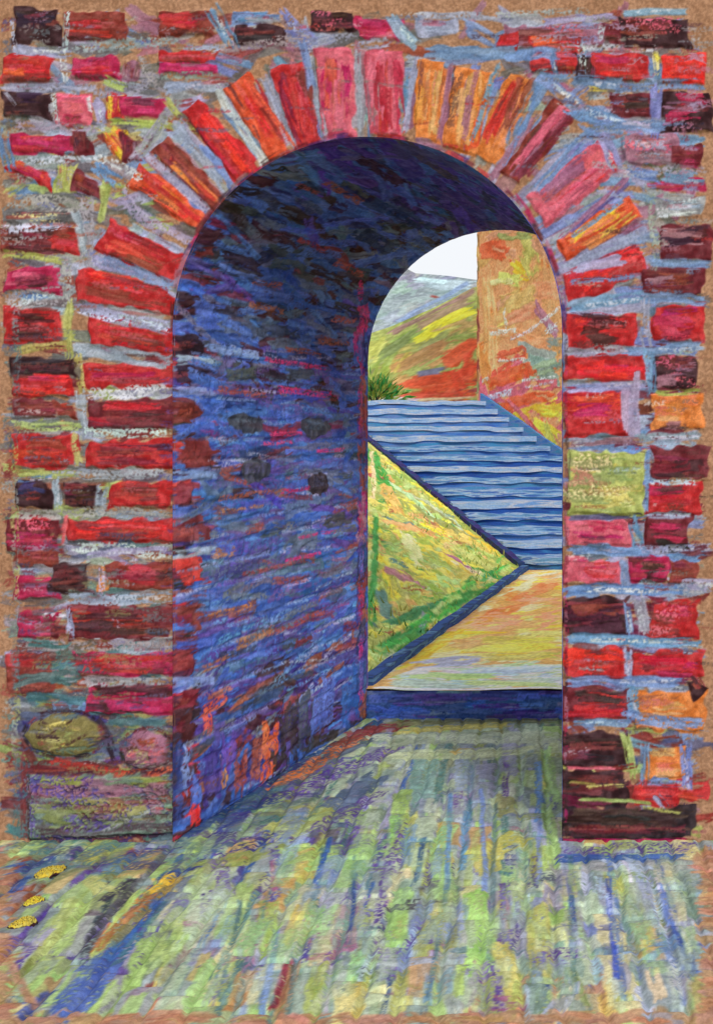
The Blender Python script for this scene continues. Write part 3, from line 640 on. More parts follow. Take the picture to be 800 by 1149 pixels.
grid_mesh('passage_wall', Pt, colt, fu < JH, M_WALL, archway)
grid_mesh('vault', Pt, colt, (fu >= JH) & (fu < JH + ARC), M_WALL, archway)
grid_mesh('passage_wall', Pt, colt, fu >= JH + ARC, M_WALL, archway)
# rear face and top of the wall
xs2 = np.array(frange(-480, 180, 20) + frange(180, 650, 4) + frange(650, 1500, 20)); ys2 = np.array(frange(-180, 140, 20) + frange(140, 400, 4) + frange(400, GROUND, 20) + [GROUND + 2])
X2, Y2 = np.meshgrid(xs2, ys2); s2 = sd_open(X2, Y2); sn = (s2 < 0) & (s2 > -6); a2 = np.arctan2(Y2 - ARY, X2 - ARX)
bad2 = s2 <= -6
X2 = np.where(sn, np.where(Y2 < ARY, ARX + AR * np.cos(a2), ARX + np.sign(X2 - ARX) * AR), X2)
Y2 = np.where(sn & (Y2 < ARY), ARY + AR * np.sin(a2), Y2)
P2 = np.stack([(X2 - CX) * PX, np.full_like(X2, D0 + T), EYE - (Y2 - CY) * PX], -1)
k2 = ~(bad2[:-1, :-1] | bad2[:-1, 1:] | bad2[1:, :-1] | bad2[1:, 1:])
M_BACK = streak_mat('rough_brown_brick', ['brn', 'mar', 'dgr', 'rst'], (3, 3, 12))
grid_mesh('rear_face', P2, None, k2, M_BACK, archway)
xl, xr, zt = (-480 - CX) * PX, (1499 - CX) * PX, EYE + (180 + CY) * PX
box_mesh('coping', [(xl, D0 - .03, zt - .01), (xr, D0 - .03, zt - .01), (xr, D0 + T + .03, zt - .01), (xl, D0 + T + .03, zt - .01),
                    (xl, D0 - .03, zt + .08), (xr, D0 - .03, zt + .08), (xr, D0 + T + .03, zt + .08), (xl, D0 + T + .03, zt + .08)], M_BACK, archway, .01)

# ------------------------------------------------------------------ FLOOR
FL = Canvas((0, 0, 0), (1, 0, 0), (0, 1, 0), -3.9, 1.3, 2.2, 5.8, .004, (150,160,128), gain=1.08)
def fl(x0, y0, x1, y1, wd, col, **k): FL.spx(x0, y0, x1, y1, wd, col, **k)
def fan(X_, Y_, dy):   # a joint of the paving that passes (X_,Y_) in plan, running away from the viewer
    return X_ + (X_ - 585) / (Y_ - 480.) * dy
Z = dict(al=.85, hh=.0012)
def fzone(n, x0, x1, y0, y1, cols, wr=(12, 34), lr=(25, 70), **k):
    kk = dict(Z); kk.update(k)
    for _ in range(n):
        x = rng.uniform(x0, x1); y = rng.uniform(y0, y1); l = rng.uniform(*lr) * (y - 600) / 420.
        fl(x, y, fan(x, y, l), y + l, rng.uniform(*wr) * max(.35, (y - 640) / 450.), cols[rng.randint(len(cols))], **kk)
for _ in range(900):      # the whole pavement, also where it runs out of view
    ix, iy = rng.uniform(0, FL.w), rng.uniform(0, FL.h); l = rng.uniform(30, 80); dd = (585 - CX) * PX / D0
    FL.stroke((ix, iy), (ix + dd * l, iy + l), rng.uniform(16, 36), ['sge', 'oli', 'fog', 'lav', 'gye', 'slv', 'pal', 'grn'][rng.randint(8)], al=.85)
fzone(420, -60, 860, 850, 1150, ['sge', 'oli', 'fog', 'lav', 'sge', 'grn', 'slv', 'gye', 'lav', 'lim'])
fzone(150, 410, 640, 812, 940, ['pal', 'lil', 'slv', 'grn', 'lim', 'lil'], wr=(10, 26))
fzone(130, 230, 420, 850, 960, ['oli', 'vio', 'dgr', 'grn', 'gye', 'sla'], wr=(10, 26))  # violet and olive shadow beside the left wall, painted into the paving
fzone(130, 180, 620, 960, 1140, ['lim', 'sge', 'gye', 'slv', 'lav', 'fog', 'mauve', 'sge', 'pal'])
fzone(80, 630, 800, 980, 1130, ['slv', 'lav', 'blu', 'sge', 'grn', 'lav', 'wbl'])
fzone(60, 20, 200, 950, 1120, ['dgr', 'oli', 'vio', 'brn', 'slv', 'gye'])
fzone(90, -20, 820, 1080, 1150, ['tan', 'tan', 'pch', 'oyl', 'lim', 'slv'], lr=(20, 60))
fzone(150, 230, 740, 860, 1120, ['oyl', 'pal', 'cream', 'pal', 'lav', 'lim', 'slv', 'wbl'], wr=(20, 34), lr=(22, 46), dry=.03)
DX = (585 - CX) * PX / D0
RW, RL = .115, .27
def paver_cols(a, y):
    if y > 4.0: return ['pal', 'lav', 'slv', 'sge', 'fog', 'pal', 'lim']
    return ['sge', 'lim', 'pal', 'lav', 'oyl', 'slv', 'cream', 'fog', 'pal', 'lim', 'sand', 'gye']
for ir in range(-40, 50):
    for il in range(0, 24):
        a0_, a1_ = ir * RW, (ir + 1) * RW; y0_ = il * RL - ir * .323; y0_ = 2.2 + (y0_ - 2.2) % (24 * RL); y1_ = y0_ + RL
        if y0_ > 5.8 or a0_ + DX * y0_ < -3.9 or a0_ + DX * y0_ > 1.3: continue
        g = .010
        q = [(a0_ + g + DX * (y0_ + g), y0_ + g * 1.5), (a1_ - g + DX * (y0_ + g), y0_ + g * 1.5), (a1_ - g + DX * (y1_ - g), y1_ - g * 1.5), (a0_ + g + DX * (y1_ - g), y1_ - g * 1.5)]
        q = [FL.ab(*p) for p in q]; cs = paver_cols(a0_, y0_); c_ = cs[rng.randint(len(cs))]
        if rng.rand() < .78: FL.fill(q, c_, rng.uniform(.5, .9), wob=3.2, jit=.10)
        if rng.rand() < .7:
            m0 = (np.array(q[0]) + np.array(q[1])) / 2; m1 = (np.array(q[2]) + np.array(q[3])) / 2
            FL.stroke(m0 + (m1 - m0) * .15, m0 + (m1 - m0) * .8, rng.uniform(7, 16), cs[rng.randint(len(cs))], al=.7, dry=.1)
# joints: teal, blue and violet chalk lines fanning towards the viewer
for x in [235, 290, 345, 400, 455, 505, 560, 610, 660, 705, 750]:
    for seg in range(4):
        y0 = 845 + seg * 78 + rng.uniform(-20, 20)
        if rng.rand() < .2: continue
        xx0 = 585 + (x - 585) * (y0 - 480) / 560.
        if xx0 < 640 - (y0 < 950) * 0 and xx0 > 180 and not (xx0 > 625 and y0 < 960):
            fl(xx0 + rng.uniform(-4, 4), y0, fan(xx0, y0, 70) + rng.uniform(-5, 5), y0 + 70, rng.uniform(5, 9), ['teal', 'cob', 'teal', 'sbl', 'dbl', 'blu', 'vio', 'cb2'][rng.randint(8)], al=.85, dry=.15, chalk=.2, hh=-.004)
for _ in range(95):   # cross joints and odd touches
    x = rng.uniform(120, 780); y = rng.uniform(870, 1120)
    if x > 620 and y < 960: continue
    fl(x, y, x + rng.uniform(14, 40), y + rng.uniform(-4, 4), rng.uniform(3, 8), ['slv', 'lil', 'teal', 'mauve', 'oli', 'sla'][rng.randint(6)], al=.7, chalk=.2, hh=-.002)
for _ in range(60):
    x = rng.uniform(200, 620); y = rng.uniform(880, 1100); l = rng.uniform(12, 40)
    fl(x, y, fan(x, y, l), y + l, rng.uniform(8, 16), ['vio', 'ind', 'vio'][rng.randint(3)], al=.75, chalk=.55)
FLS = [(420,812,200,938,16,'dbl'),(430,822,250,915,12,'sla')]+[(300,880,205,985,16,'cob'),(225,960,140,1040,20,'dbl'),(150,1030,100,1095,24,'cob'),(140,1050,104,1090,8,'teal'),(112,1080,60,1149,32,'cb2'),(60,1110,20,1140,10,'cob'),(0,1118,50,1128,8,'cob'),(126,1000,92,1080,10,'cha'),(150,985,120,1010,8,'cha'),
 (205,935,290,880,16,'dbl'),(285,885,350,850,12,'ind'),(330,870,430,815,12,'org'),(270,905,345,862,10,'org'),(425,812,380,836,10,'rst'),(400,822,450,812,9,'rst'),(440,812,620,808,5,'oli'),(460,818,560,814,6,'oyl'),
 (300,900,400,850,14,'vio'),(230,950,330,900,16,'grn'),(340,890,440,840,14,'vio'),(240,965,330,930,13,'ind'),(220,975,310,950,14,'oli'),(320,935,360,912,30,'gye'),(330,930,358,920,20,'lim'),(370,905,420,870,20,'sla'),  # violet and olive diagonals draw the left wall's shadow on the floor
 (360,930,420,890,12,'vio'),(100,1062,190,988,14,'org'),(108,1070,160,1022,10,'oyl'),(180,985,195,1000,14,'yel'),(100,1075,170,1052,9,'vio'),(96,1010,56,1070,24,'lim'),(84,1010,44,1075,14,'gye'),
 (120,960,60,985,20,'oli'),(100,985,120,1000,18,'gye'),(20,975,60,965,10,'cob'),(5,1010,30,985,12,'cob'),(20,1080,60,1040,10,'lil'),(10,1095,40,1060,8,'vio'),(40,1130,10,1080,10,'tan'),(150,1000,95,1100,10,'lim'),
 (270,990,255,1060,26,'lim'),(200,1020,180,1080,26,'lim'),(165,1050,140,1110,18,'lim'),(230,1080,215,1140,26,'lim'),(300,1010,285,1070,24,'gye'),(350,1010,335,1060,24,'oyl'),(390,1020,380,1070,26,'mauve'),(400,1010,394,1040,18,'slv'),
 (340,950,350,985,26,'oyl'),(332,960,360,955,20,'lim'),(385,960,420,958,24,'lim'),(455,885,450,960,20,'lim'),(450,1000,450,1060,26,'lim'),(500,930,495,1010,24,'lim'),(540,1000,535,1090,30,'lim'),(600,1020,600,1100,26,'gye'),
 (565,895,570,915,24,'oli'),(545,960,575,945,22,'oyl'),(552,950,548,978,26,'oyl'),(556,980,570,982,4,'teal'),(572,820,570,870,18,'lil'),(520,840,515,890,20,'lil'),(480,850,470,900,24,'slv'),(612,840,618,900,14,'lim'),(616,900,620,960,14,'lim'),
 (436,830,620,826,14,'pal'),(450,845,600,842,10,'pal'),(490,990,470,1000,8,'dgr'),(452,1013,478,1013,13,'cha'),(605,983,630,984,10,'dgr'),(508,842,520,842,6,'oyl'),(402,1088,420,1096,10,'cha'),(512,1030,506,1060,12,'oli'),
 (448,920,440,980,14,'vio'),(436,960,425,1040,9,'vio'),(355,1010,340,1080,10,'vio'),(470,1030,450,1075,14,'vio'),(240,960,255,1010,20,'vio'),(235,1000,230,1030,14,'ind'),(308,950,305,1010,14,'vio'),(306,965,310,1000,7,'mauve'),
 (290,1000,240,1100,7,'teal'),(270,1010,245,1130,6,'teal'),(362,950,350,1040,7,'teal'),(355,990,372,940,6,'cob'),(310,1040,294,1140,8,'blu'),(400,980,390,1060,5,'cob'),(506,890,500,1000,6,'sbl'),(540,885,545,1000,6,'blu'),
 (637,985,645,1050,6,'cob'),(682,985,692,1100,7,'cob'),(740,1000,780,1090,8,'cob'),(735,960,752,1040,8,'blu'),(715,990,728,1040,30,'lil'),(700,1010,712,1060,22,'slv'),(650,960,662,1000,12,'wbl'),(640,1085,660,1130,8,'oli'),
 (640,955,780,950,12,'vio'),(630,965,760,962,9,'cob'),(650,975,790,972,12,'slv'),(690,966,720,980,16,'wbl'),(720,1066,750,1060,18,'blu'),(610,1070,650,1068,20,'vio'),(560,1060,570,1120,24,'oyl'),(600,1090,602,1140,20,'grn'),
 (540,1085,548,1149,30,'vio'),(530,1130,560,1130,26,'mauve'),(480,1100,490,1140,22,'lim'),(455,1090,440,1149,16,'gye'),(398,1100,388,1149,26,'oyl'),(385,1100,380,1149,24,'cream'),(345,1085,335,1140,20,'slv'),(325,1080,310,1130,18,'rst'),
 (330,1078,312,1140,14,'tan'),(360,1080,350,1149,18,'gye'),(275,1090,260,1130,18,'tan'),(365,1140,372,1080,4,'wht'),(430,1080,520,1076,9,'lil'),(500,1090,515,1140,18,'slv'),(520,1080,512,1120,14,'lim'),(600,1100,640,1104,6,'lim'),
 (640,1110,620,1149,22,'lil'),(680,1110,690,1149,20,'oyl'),(790,950,796,1020,14,'tan'),(780,1100,796,1149,20,'tan')]
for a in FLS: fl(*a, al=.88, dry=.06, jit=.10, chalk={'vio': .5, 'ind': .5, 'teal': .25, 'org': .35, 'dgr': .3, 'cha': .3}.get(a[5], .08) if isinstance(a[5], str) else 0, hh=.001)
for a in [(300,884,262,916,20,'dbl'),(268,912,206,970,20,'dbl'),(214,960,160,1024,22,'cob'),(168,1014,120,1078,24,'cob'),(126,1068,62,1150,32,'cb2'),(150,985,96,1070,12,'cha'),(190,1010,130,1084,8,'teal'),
          (505,985,472,1149,6,'dbl'),(300,1000,262,1149,7,'teal'),(352,1000,318,1149,7,'teal'),(400,960,376,1100,6,'teal'),(556,900,548,1080,6,'teal'),(684,960,700,1120,8,'cob'),(640,960,644,1120,7,'teal'),(738,960,775,1100,8,'cob')]:
    fl(*a, al=.85 if a[4] > 10 else .6, dry=.1, chalk=.2, hh=-.003)
for _ in range(26):
    x = rng.uniform(640, 780); y = rng.uniform(965, 1100); fl(x, y, fan(x, y, 26), y + 26, rng.uniform(5, 12), ['wbl', 'wht', 'slv'][rng.randint(3)], al=.7, chalk=.3)
for _ in range(70):
    x = rng.uniform(20, 300); y = rng.uniform(940, 985) - max(0, (x - 200)) * .55
    fl(x, y, x + rng.uniform(25, 60), y - rng.uniform(0, 18), rng.uniform(5, 11), ['teal', 'dbl', 'sla', 'teal', 'ind', 'oli'][rng.randint(6)], al=.55, chalk=.25)
for _ in range(120):
    x = rng.uniform(200, 780); y = rng.uniform(960, 1110)
    fl(x, y, fan(x, y, 30), y + 30, rng.uniform(12, 26), ['sge', 'pal', 'fog', 'pal', 'lav', 'lim'][rng.randint(6)], al=.4, chalk=.1)
for a in [(196,984,150,1030,16,(176,140,60)),(186,990,120,1056,12,'mos'),(170,1004,108,1066,9,'och'),(196,982,168,1004,9,'yel')]:
    fl(*a, al=.85, chalk=.2)
for _ in range(40):
    x = rng.uniform(230, 620); y = rng.uniform(900, 1100); fl(x, y, fan(x, y, 34), y + 34, rng.uniform(10, 22), ['lim', (120,170,150), (140,186,110), 'blu'][rng.randint(4)], al=.5, chalk=.15)
# bare earth past the edges of the paving
for _ in range(80):
    x = rng.uniform(-10, 810); fl(x, 1147 + rng.uniform(-9, 4), x + rng.uniform(14, 50), 1147 + rng.uniform(-8, 4), rng.uniform(5, 12), ['tan', (176,130,98), (158,114,86)][rng.randint(3)], al=.8)
for _ in range(60):
    y = rng.uniform(950, 1150); fl(-8, y, 2 + (y - 950) * .04 + rng.uniform(0, 8), y + rng.uniform(-4, 4), 9, 'tan', al=.85)
    fl(792 + rng.uniform(-4, 4), y, 815, y + rng.uniform(-4, 4), 10, 'tan', al=.85)

fxs = np.array(frange(-3.9, 1.3, .0048))
fy_ = [2.3]
while fy_[-1] < 5.75: fy_.append(fy_[-1] + 0.0049 * max(.9, (fy_[-1] / 2.9) ** 2 * .75))
FX, FY = np.meshgrid(fxs, np.array(fy_))
Pf = np.stack([FX, FY, np.zeros_like(FX)], -1)
colf, hf, _ = FL.at(Pf)
# cobble relief: stretched setts running away from the viewer along the fan
kx = (FX * D0 / FY / PX + CX); ph = 585.0
dirx = (585 - CX) * PX / D0
A_ = FX - dirx * FY                       # constant along a joint
rw = RW
wj = (samp(MED, FX * 60, FY * 60) - .5) * .03
ca = ((A_ + wj) / rw) % 1; rowi = np.floor((A_ + wj) / rw)
cl = ((FY + wj + rowi * .323 - 0.0) / RL) % 1
ed = np.minimum(np.minimum(ca, 1 - ca) * rw, np.minimum(cl, 1 - cl) * RL)
rr = np.clip(ed / .018, 0, 1); rr = rr * rr * (3 - 2 * rr)
Pf[..., 2] = -.012 + rr * .012 + np.clip(hf, -.004, .004) * .8 + (samp(MED, FX * 250, FY * 250) - .5) * .004
pav = grid_mesh('pavement', Pf, colf, None, M_FLOOR); tag(pav, kind='structure')
tag(pav, 'green, lilac and ochre paving running through the arch', 'pavement')
M_GROUND = streak_mat('bare_ground', ['tan', 'oli', (150,118,86), 'gye'], (.5, .5, .5))
gm = raw_mesh('ground', [(-2500, -2500, -.03), (2500, -2500, -.03), (2500, 2500, -.03), (-2500, 2500, -.03)], [(0, 1, 2, 3)])
gr = link('ground', gm, M_GROUND); tag(gr, kind='structure')

# two yellow setts and one by the gutter, standing proud at the left
def cobble(name, X_, Y_, rx, ry, h, cols, lab):
    k = (EYE / PX) / (Y_ - CY); cx, cy = (X_ - CX) * PX * k, D0 * k
    n = 22; m = 36; vv = []; cc = []
    for i in range(n + 1):
        r = i / n
        for j in range(m):
            a = 2 * math.pi * j / m; wv = 1 + .10 * math.sin(3 * a + X_) + .05 * math.sin(7 * a)
            vv.append((cx + rx * r * math.cos(a) * wv, cy + ry * r * math.sin(a) * wv, math.sqrt(max(0, 1 - r ** 2.6)) * h + .012 * (samp(MED, 300 * r * math.cos(a) + X_, 300 * r * math.sin(a)) - .5) - .004))
            g = samp(GRAIN, 3 * j + X_, 5 * i); b = samp(BRI, 30 * r * math.cos(a) + 50, 9 * r * math.sin(a) * 3 + Y_)
            c = C(cols[0]) * (1 - b) + C(cols[1]) * b
            if r > .93 or (g > .9): c = C('dk')
            cc.append(c ** 2.2)
    F = [(i * m + j, (i + 1) * m + j, (i + 1) * m + (j + 1) % m, i * m + (j + 1) % m) for i in range(n) for j in range(m)]
    o = link(name, raw_mesh(name, vv, F, np.array(cc)), M_FLOOR)
    tag(o, lab, 'stone', 'yellow stones along the left edge of the paving')
cobble('yellow_stone', 27, 1036, .038, .040, .014, ['yel', 'oyl'], 'oval yellow stone ringed in black, nearest the left edge of the paving')
cobble('yellow_stone', 38, 1012, .028, .035, .012, ['yel', 'ywl'], 'small yellow stone between the black-ringed one and the long one')
cobble('yellow_stone', 56, 979, .045, .06, .014, ['oyl', 'yel'], 'long yellow stone closest to the foot of the left pier')

# ------------------------------------------------------------------ BEYOND THE ARCH
# threshold step
ZL = .17
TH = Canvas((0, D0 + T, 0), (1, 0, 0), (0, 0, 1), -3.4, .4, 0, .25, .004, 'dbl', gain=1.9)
for _ in range(130):
    X_ = rng.uniform(410, 700); Y_ = rng.uniform(774, 808); TH.spx(X_, Y_, X_ + rng.uniform(20, 60), Y_ + rng.uniform(-2, 2), rng.uniform(3, 8), ['dbl', 'nav', 'cob', 'ind', 'sla', 'cob'][rng.randint(6)], al=.85, chalk=.1)
for X_ in range(420, 680, 24): TH.spx(X_, 775, X_ + 26, 775, 4, ['nav', 'teal', 'dbl'][rng.randint(3)], al=.9)
th = thing('threshold_step', 'dark blue stone step closing the far end of the passage', 'step', loc=(-1.4, D0 + T, 0))
x0, x1 = -2.62, -.90
gx = np.array(frange(x0, x1, .006)); gz = np.array(frange(-.01, ZL - .012, .006) + [ZL - .012])
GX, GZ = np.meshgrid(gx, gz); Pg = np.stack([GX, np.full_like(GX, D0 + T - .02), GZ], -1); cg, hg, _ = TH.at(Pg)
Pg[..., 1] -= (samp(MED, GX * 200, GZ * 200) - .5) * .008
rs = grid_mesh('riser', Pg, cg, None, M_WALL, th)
LD = Canvas((0, 0, ZL), (1, 0, 0), (0, 1, 0), -3.6, 1.2, 5.6, 11.4, .008, 'sand', gain=1.5)
def ld(*a, **k): LD.spx(*a, **dict(dict(al=.88, hh=.001), **k))
for _ in range(90):
    X_ = rng.uniform(415, 680); Y_ = rng.uniform(742, 772); ld(X_, Y_, X_ + rng.uniform(20, 60), Y_ + rng.uniform(-1, 1), rng.uniform(3, 8), ['pal', 'wbl', 'wht', 'pal', 'wht', 'lim'][rng.randint(6)])
for _ in range(150):
    Y_ = rng.uniform(640, 742); X_ = rng.uniform(600 - (Y_ - 640) * 1.5, 700); ld(X_, Y_, X_ + rng.uniform(10, 40), Y_ - rng.uniform(-1, 9), rng.uniform(4, 10), ['sand', 'cream', 'oyl', 'yel', 'sand', 'oyl', 'cream'][rng.randint(7)])
for a in [(470,740,540,690,9,'yel'),(450,750,480,738,5,'ywl'),(445,752,500,722,5,'yel'),(540,700,580,660,12,'org'),(560,690,620,655,14,'org'),(600,690,626,690,36,'pch'),(600,668,626,672,30,'sand'),(575,664,600,648,8,'cream'),(590,648,630,643,8,'pal'),
          (535,722,622,720,14,'oyl'),(560,728,620,724,10,'ywl'),(570,719,618,717,3,'ywl'),(565,736,616,735,4,'ywl'),(540,738,620,736,8,'oyl'),(500,705,540,700,9,'sand'),(490,745,530,742,10,'lil'),(425,763,470,745,5,'sand'),(530,752,620,748,8,'wbl'),
          (440,766,620,764,8,'pal'),(480,757,560,756,6,'lim'),(530,765,620,768,5,'lim'),(420,772,700,772,2,'wht')]:
    ld(*a)
lx = np.array(frange(-3.3, 1.0, .010)); ly = [D0 + T - .03]
while ly[-1] < 11.3: ly.append(ly[-1] + .012 * (ly[-1] / 6))
LX, LY = np.meshgrid(lx, np.array(ly)); Pl = np.stack([LX, LY, np.full_like(LX, ZL)], -1); cl_, hl, _ = LD.at(Pl)
Pl[..., 2] += (samp(MED, LX * 60, LY * 60) - .5) * .012 + hl - .004
# the tread of the threshold belongs to the step, the rest is the path
kt = LY[:-1, :-1] < D0 + T + .28
kx_ = (LX[:-1, :-1] > x0) & (LX[:-1, :-1] < x1)
grid_mesh('tread', Pl, cl_, kt & kx_, M_FAR, th)
pth = grid_mesh('path', Pl, cl_, ~(kt), M_FAR); tag(pth, 'ochre and pale green path between the arch and the stairs', 'path', kind='structure')

# grassy bank: plane through K, A, S
K = np.array([-2.55, 5.80, .18]); A0 = np.array([-3.07, 11.0, .18]); S0 = np.array([-7.35, 15.2, 2.20])
ax = (S0 - A0); axl = np.linalg.norm(ax); ax /= axl
by = (K - A0); byl = np.linalg.norm(by); nrm = np.cross(ax, by / byl); nrm /= np.linalg.norm(nrm); bb = np.cross(nrm, ax)
BK = Canvas(A0, ax, bb, -5.2, axl + .5, -6.0, .8, .010, 'gye', gain=1.38)
if np.dot(K - A0, bb) > 0: BK.b0 = -.8
def bk(*a, **k): BK.spx(*a, **dict(dict(al=.88, hh=.004), **k))
def in_tri():
    while True:
        X_ = rng.uniform(405, 585); Y_ = rng.uniform(490, 760)
        if Y_ > 492 + (X_ - 410) * .81 and Y_ < 757 - (X_ - 425) * .76: return X_, Y_
for _ in range(420):
    X_, Y_ = in_tri(); a = math.radians(rng.choice([20, 35, -35, 60, -10]) + rng.randn() * 10); l = rng.uniform(8, 26)
    bk(X_, Y_, X_ + math.cos(a) * l, Y_ + math.sin(a) * l, rng.uniform(4, 11), ['gye', 'lgr', 'oyl', 'ywl', 'sand', 'lim', 'oyl', 'lgr', 'lim', 'lgr'][rng.randint(10)])
for _ in range(60):
    X_, Y_ = in_tri(); bk(X_, Y_, X_ + rng.uniform(8, 22), Y_ + rng.uniform(-5, 8), rng.uniform(2, 5), ['gre', 'teal', 'gre', 'brn', 'oli'][rng.randint(5)], chalk=.3)
for a in [(416,505,430,548,14,'gre'),(425,500,470,540,10,'oyl'),(430,545,445,575,12,'sand'),(440,590,500,600,9,'sand'),(455,605,470,640,16,'cream'),(520,640,560,650,11,'cream'),(500,622,520,635,16,'ywl'),(478,650,500,660,9,'ywl'),(500,660,520,668,9,'lim'),
          (430,630,445,670,10,'ywl'),(435,640,455,690,10,'gye'),(424,660,440,700,12,'teal'),(440,700,500,680,10,'gre'),(430,735,475,705,14,'gre'),(426,725,470,700,7,'gre'),(470,700,560,655,8,'gre'),(540,640,575,645,10,'gre'),(520,620,565,640,10,'gye'),
          (425,745,440,730,8,'pal'),(470,560,530,600,5,'pal'),(440,545,500,590,5,'pal'),(500,595,560,620,10,'oyl'),(470,570,520,600,10,'oli'),(420,580,418,700,7,'gre'),(417,505,418,560,5,'cream'),(460,655,440,645,8,'mauve'),(530,640,500,625,5,'mauve'),(475,690,470,710,8,'lil')]:
    bk(*a)
for _ in range(46):
    t = rng.rand(); X_ = 422 + 150 * t; Y_ = 752 - 112 * t - rng.uniform(4, 22)
    bk(X_, Y_, X_ + rng.uniform(6, 20), Y_ - rng.uniform(3, 14), rng.uniform(3, 7), [(40,150,60), 'gre', 'lim', (70,170,70)][rng.randint(4)], chalk=.1)
for t in np.linspace(0, 1, 16):      # yellow lip along the top edge
    X_ = 418 + (580 - 418) * t; Y_ = 494 + (633 - 494) * t
    bk(X_, Y_ + 4, X_ + 16, Y_ + 17, rng.uniform(5, 9), ['ywl', 'yel', 'oyl', 'lgr'][rng.randint(4)])
NU, NVv = 360, 420
uu, vv_ = np.meshgrid(np.linspace(0, 1, NU), np.linspace(0, 1, NVv) ** 1.0)
Pb = A0 + uu[..., None] * (S0 - A0) + vv_[..., None] * (K - A0)
cb, hb, _ = BK.at(Pb)
edge_f = np.clip(np.minimum(np.minimum(uu, vv_) * 25, 1), 0, 1)
nup = nrm if nrm[2] > 0 else -nrm
Pb = Pb + nup * ((hb * 1.5 + (samp(MED, uu * 900, vv_ * 900) - .5) * .02 + (samp(BIG, uu * 500, vv_ * 500) - .5) * .06) * edge_f)[..., None]
bank = grid_mesh('grass_bank', Pb, cb, None, M_FAR, flip=True); tag(bank, 'green and yellow grass bank left of the stairs', 'bank', kind='structure')
Lp = K + (S0 - A0)
tm = raw_mesh('terrace', [tuple(Lp + np.array([0, 0, -.01])), tuple(S0 + np.array([0, 0, -.01])), (-40, 15.4, 2.19), (-40, 9, 2.19),
                          (-5.1, 15.22, 2.16), (-40, 15.22, 2.16), (-40, 19, 2.16), (-1, 19, 2.16)], [(0, 1, 2, 3), (4, 7, 6, 5)])
te = link('terrace', tm, streak_mat('terrace_grass', ['lgr', 'gye', 'oli'], (1, 1, 1))); tag(te, kind='structure')
# grass blades along the bank as uncountable cover
bl_v, bl_f, bl_c = [], [], []
R = random.Random(5)
for _ in range(1300):
    u = R.random() ** 1.3; v = R.random()
    p = A0 + u * (S0 - A0) + v * (K - A0)
    h = R.uniform(.02, .055); a = R.uniform(0, math.pi); wv = R.uniform(.004, .010)
    dx, dy = math.cos(a) * wv, math.sin(a) * wv; lx_, ly_ = R.uniform(-.03, .03), R.uniform(-.03, .03)
    b0 = len(bl_v)
    p = p + nup * .005
    bl_v += [(p[0] - dx, p[1] - dy, p[2] - .01), (p[0] + dx, p[1] + dy, p[2] - .01), (p[0] + lx_ + dx * .2, p[1] + ly_ + dy * .2, p[2] + h), (p[0] + lx_ - dx * .2, p[1] + ly_ - dy * .2, p[2] + h)]
    bl_f.append((b0, b0 + 1, b0 + 2, b0 + 3))
    c = C(['gre', 'lgr', 'gye', 'oyl', 'lim', 'ywl'][R.randrange(6)]) ** 2.2
    bl_c += [c] * 4
gb = link('grass', raw_mesh('grass', bl_v, bl_f, np.array(bl_c), smooth=False), M_FAR); tag(gb, 'short green and yellow grass growing on the bank', 'grass', kind='stuff')

# kerb along the foot of the bank
def strip(name, pts, wdir, wd, h0, h1, mat, parent=None):
    """bar following pts, cross-section wd along wdir, from h0 to h1"""
    V_, F_ = [], []
    for p in pts:
        p = np.array(p, float); q = p + np.array(wdir) * wd
        V_ += [(p[0], p[1], p[2] + h0), (q[0], q[1], q[2] + h0), (q[0], q[1], q[2] + h1), (p[0], p[1], p[2] + h1)]
    for i in range(len(pts) - 1):
        b = i * 4
        for k in range(4): F_.append((b + k, b + (k + 1) % 4, b + 4 + (k + 1) % 4, b + 4 + k))
    n = (len(pts) - 1) * 4; F_ += [(3, 2, 1, 0), (n, n + 1, n + 2, n + 3)]
    return link(name, raw_mesh(name, V_, F_, None, smooth=False), mat, parent)
M_KERB = streak_mat('blue_kerb', ['dbl', (50,90,150), 'cob', 'dbl', 'sbl', 'cob'], (2, 2, 20), gscale=60)
kd = np.array([1, .1, 0]) / math.hypot(1, .1)
pts = [K + (A0 - K) * t + np.array([-.02, 0, 0]) + np.array([rng.uniform(-.008, .008), 0, rng.uniform(-.006, .006)]) for t in np.linspace(0, 1.0, 22)]
kb = strip('kerb', pts, kd, .07, -.03, .04, M_KERB); tag(kb, 'dark blue kerb at the foot of the grass bank', 'kerb')

# stairs
NSTEP = 15
st = thing('stone_staircase', 'wide flight of blue stone steps climbing between the grass bank and the ochre house', 'stairs', loc=(-2.2, 11.0, ZL))
M_RISE = streak_mat('blue_riser', ['cob', (40,90,180), 'cob', (60,130,190), 'cb2'], (1.0, 2, 12), gscale=60)
M_RISE2 = streak_mat('light_blue_riser', ['cb2', (70,125,200), 'blu', (60,140,190), 'sbl'], (.9, 2, 10), gscale=60)
M_TREAD2 = streak_mat('chalk_tread', [(90,135,200), 'wbl', (130,170,220), 'wht', (110,155,215)], (1.2, 3, 12), gscale=50)
M_TREAD = streak_mat('pale_tread', ['cb2', 'sbl', (120,165,215), 'wbl', 'cb2', 'sbl'], (1.4, 3, 14), gscale=50)
Atop = np.array([-7.35, 15.2]); Abot = np.array([-3.10, 11.0]); Rbot = np.array([-1.04, 11.0]); Rtop = np.array([-4.96, 15.2])
ztop = 2.16; rise = (ztop - ZL) / NSTEP
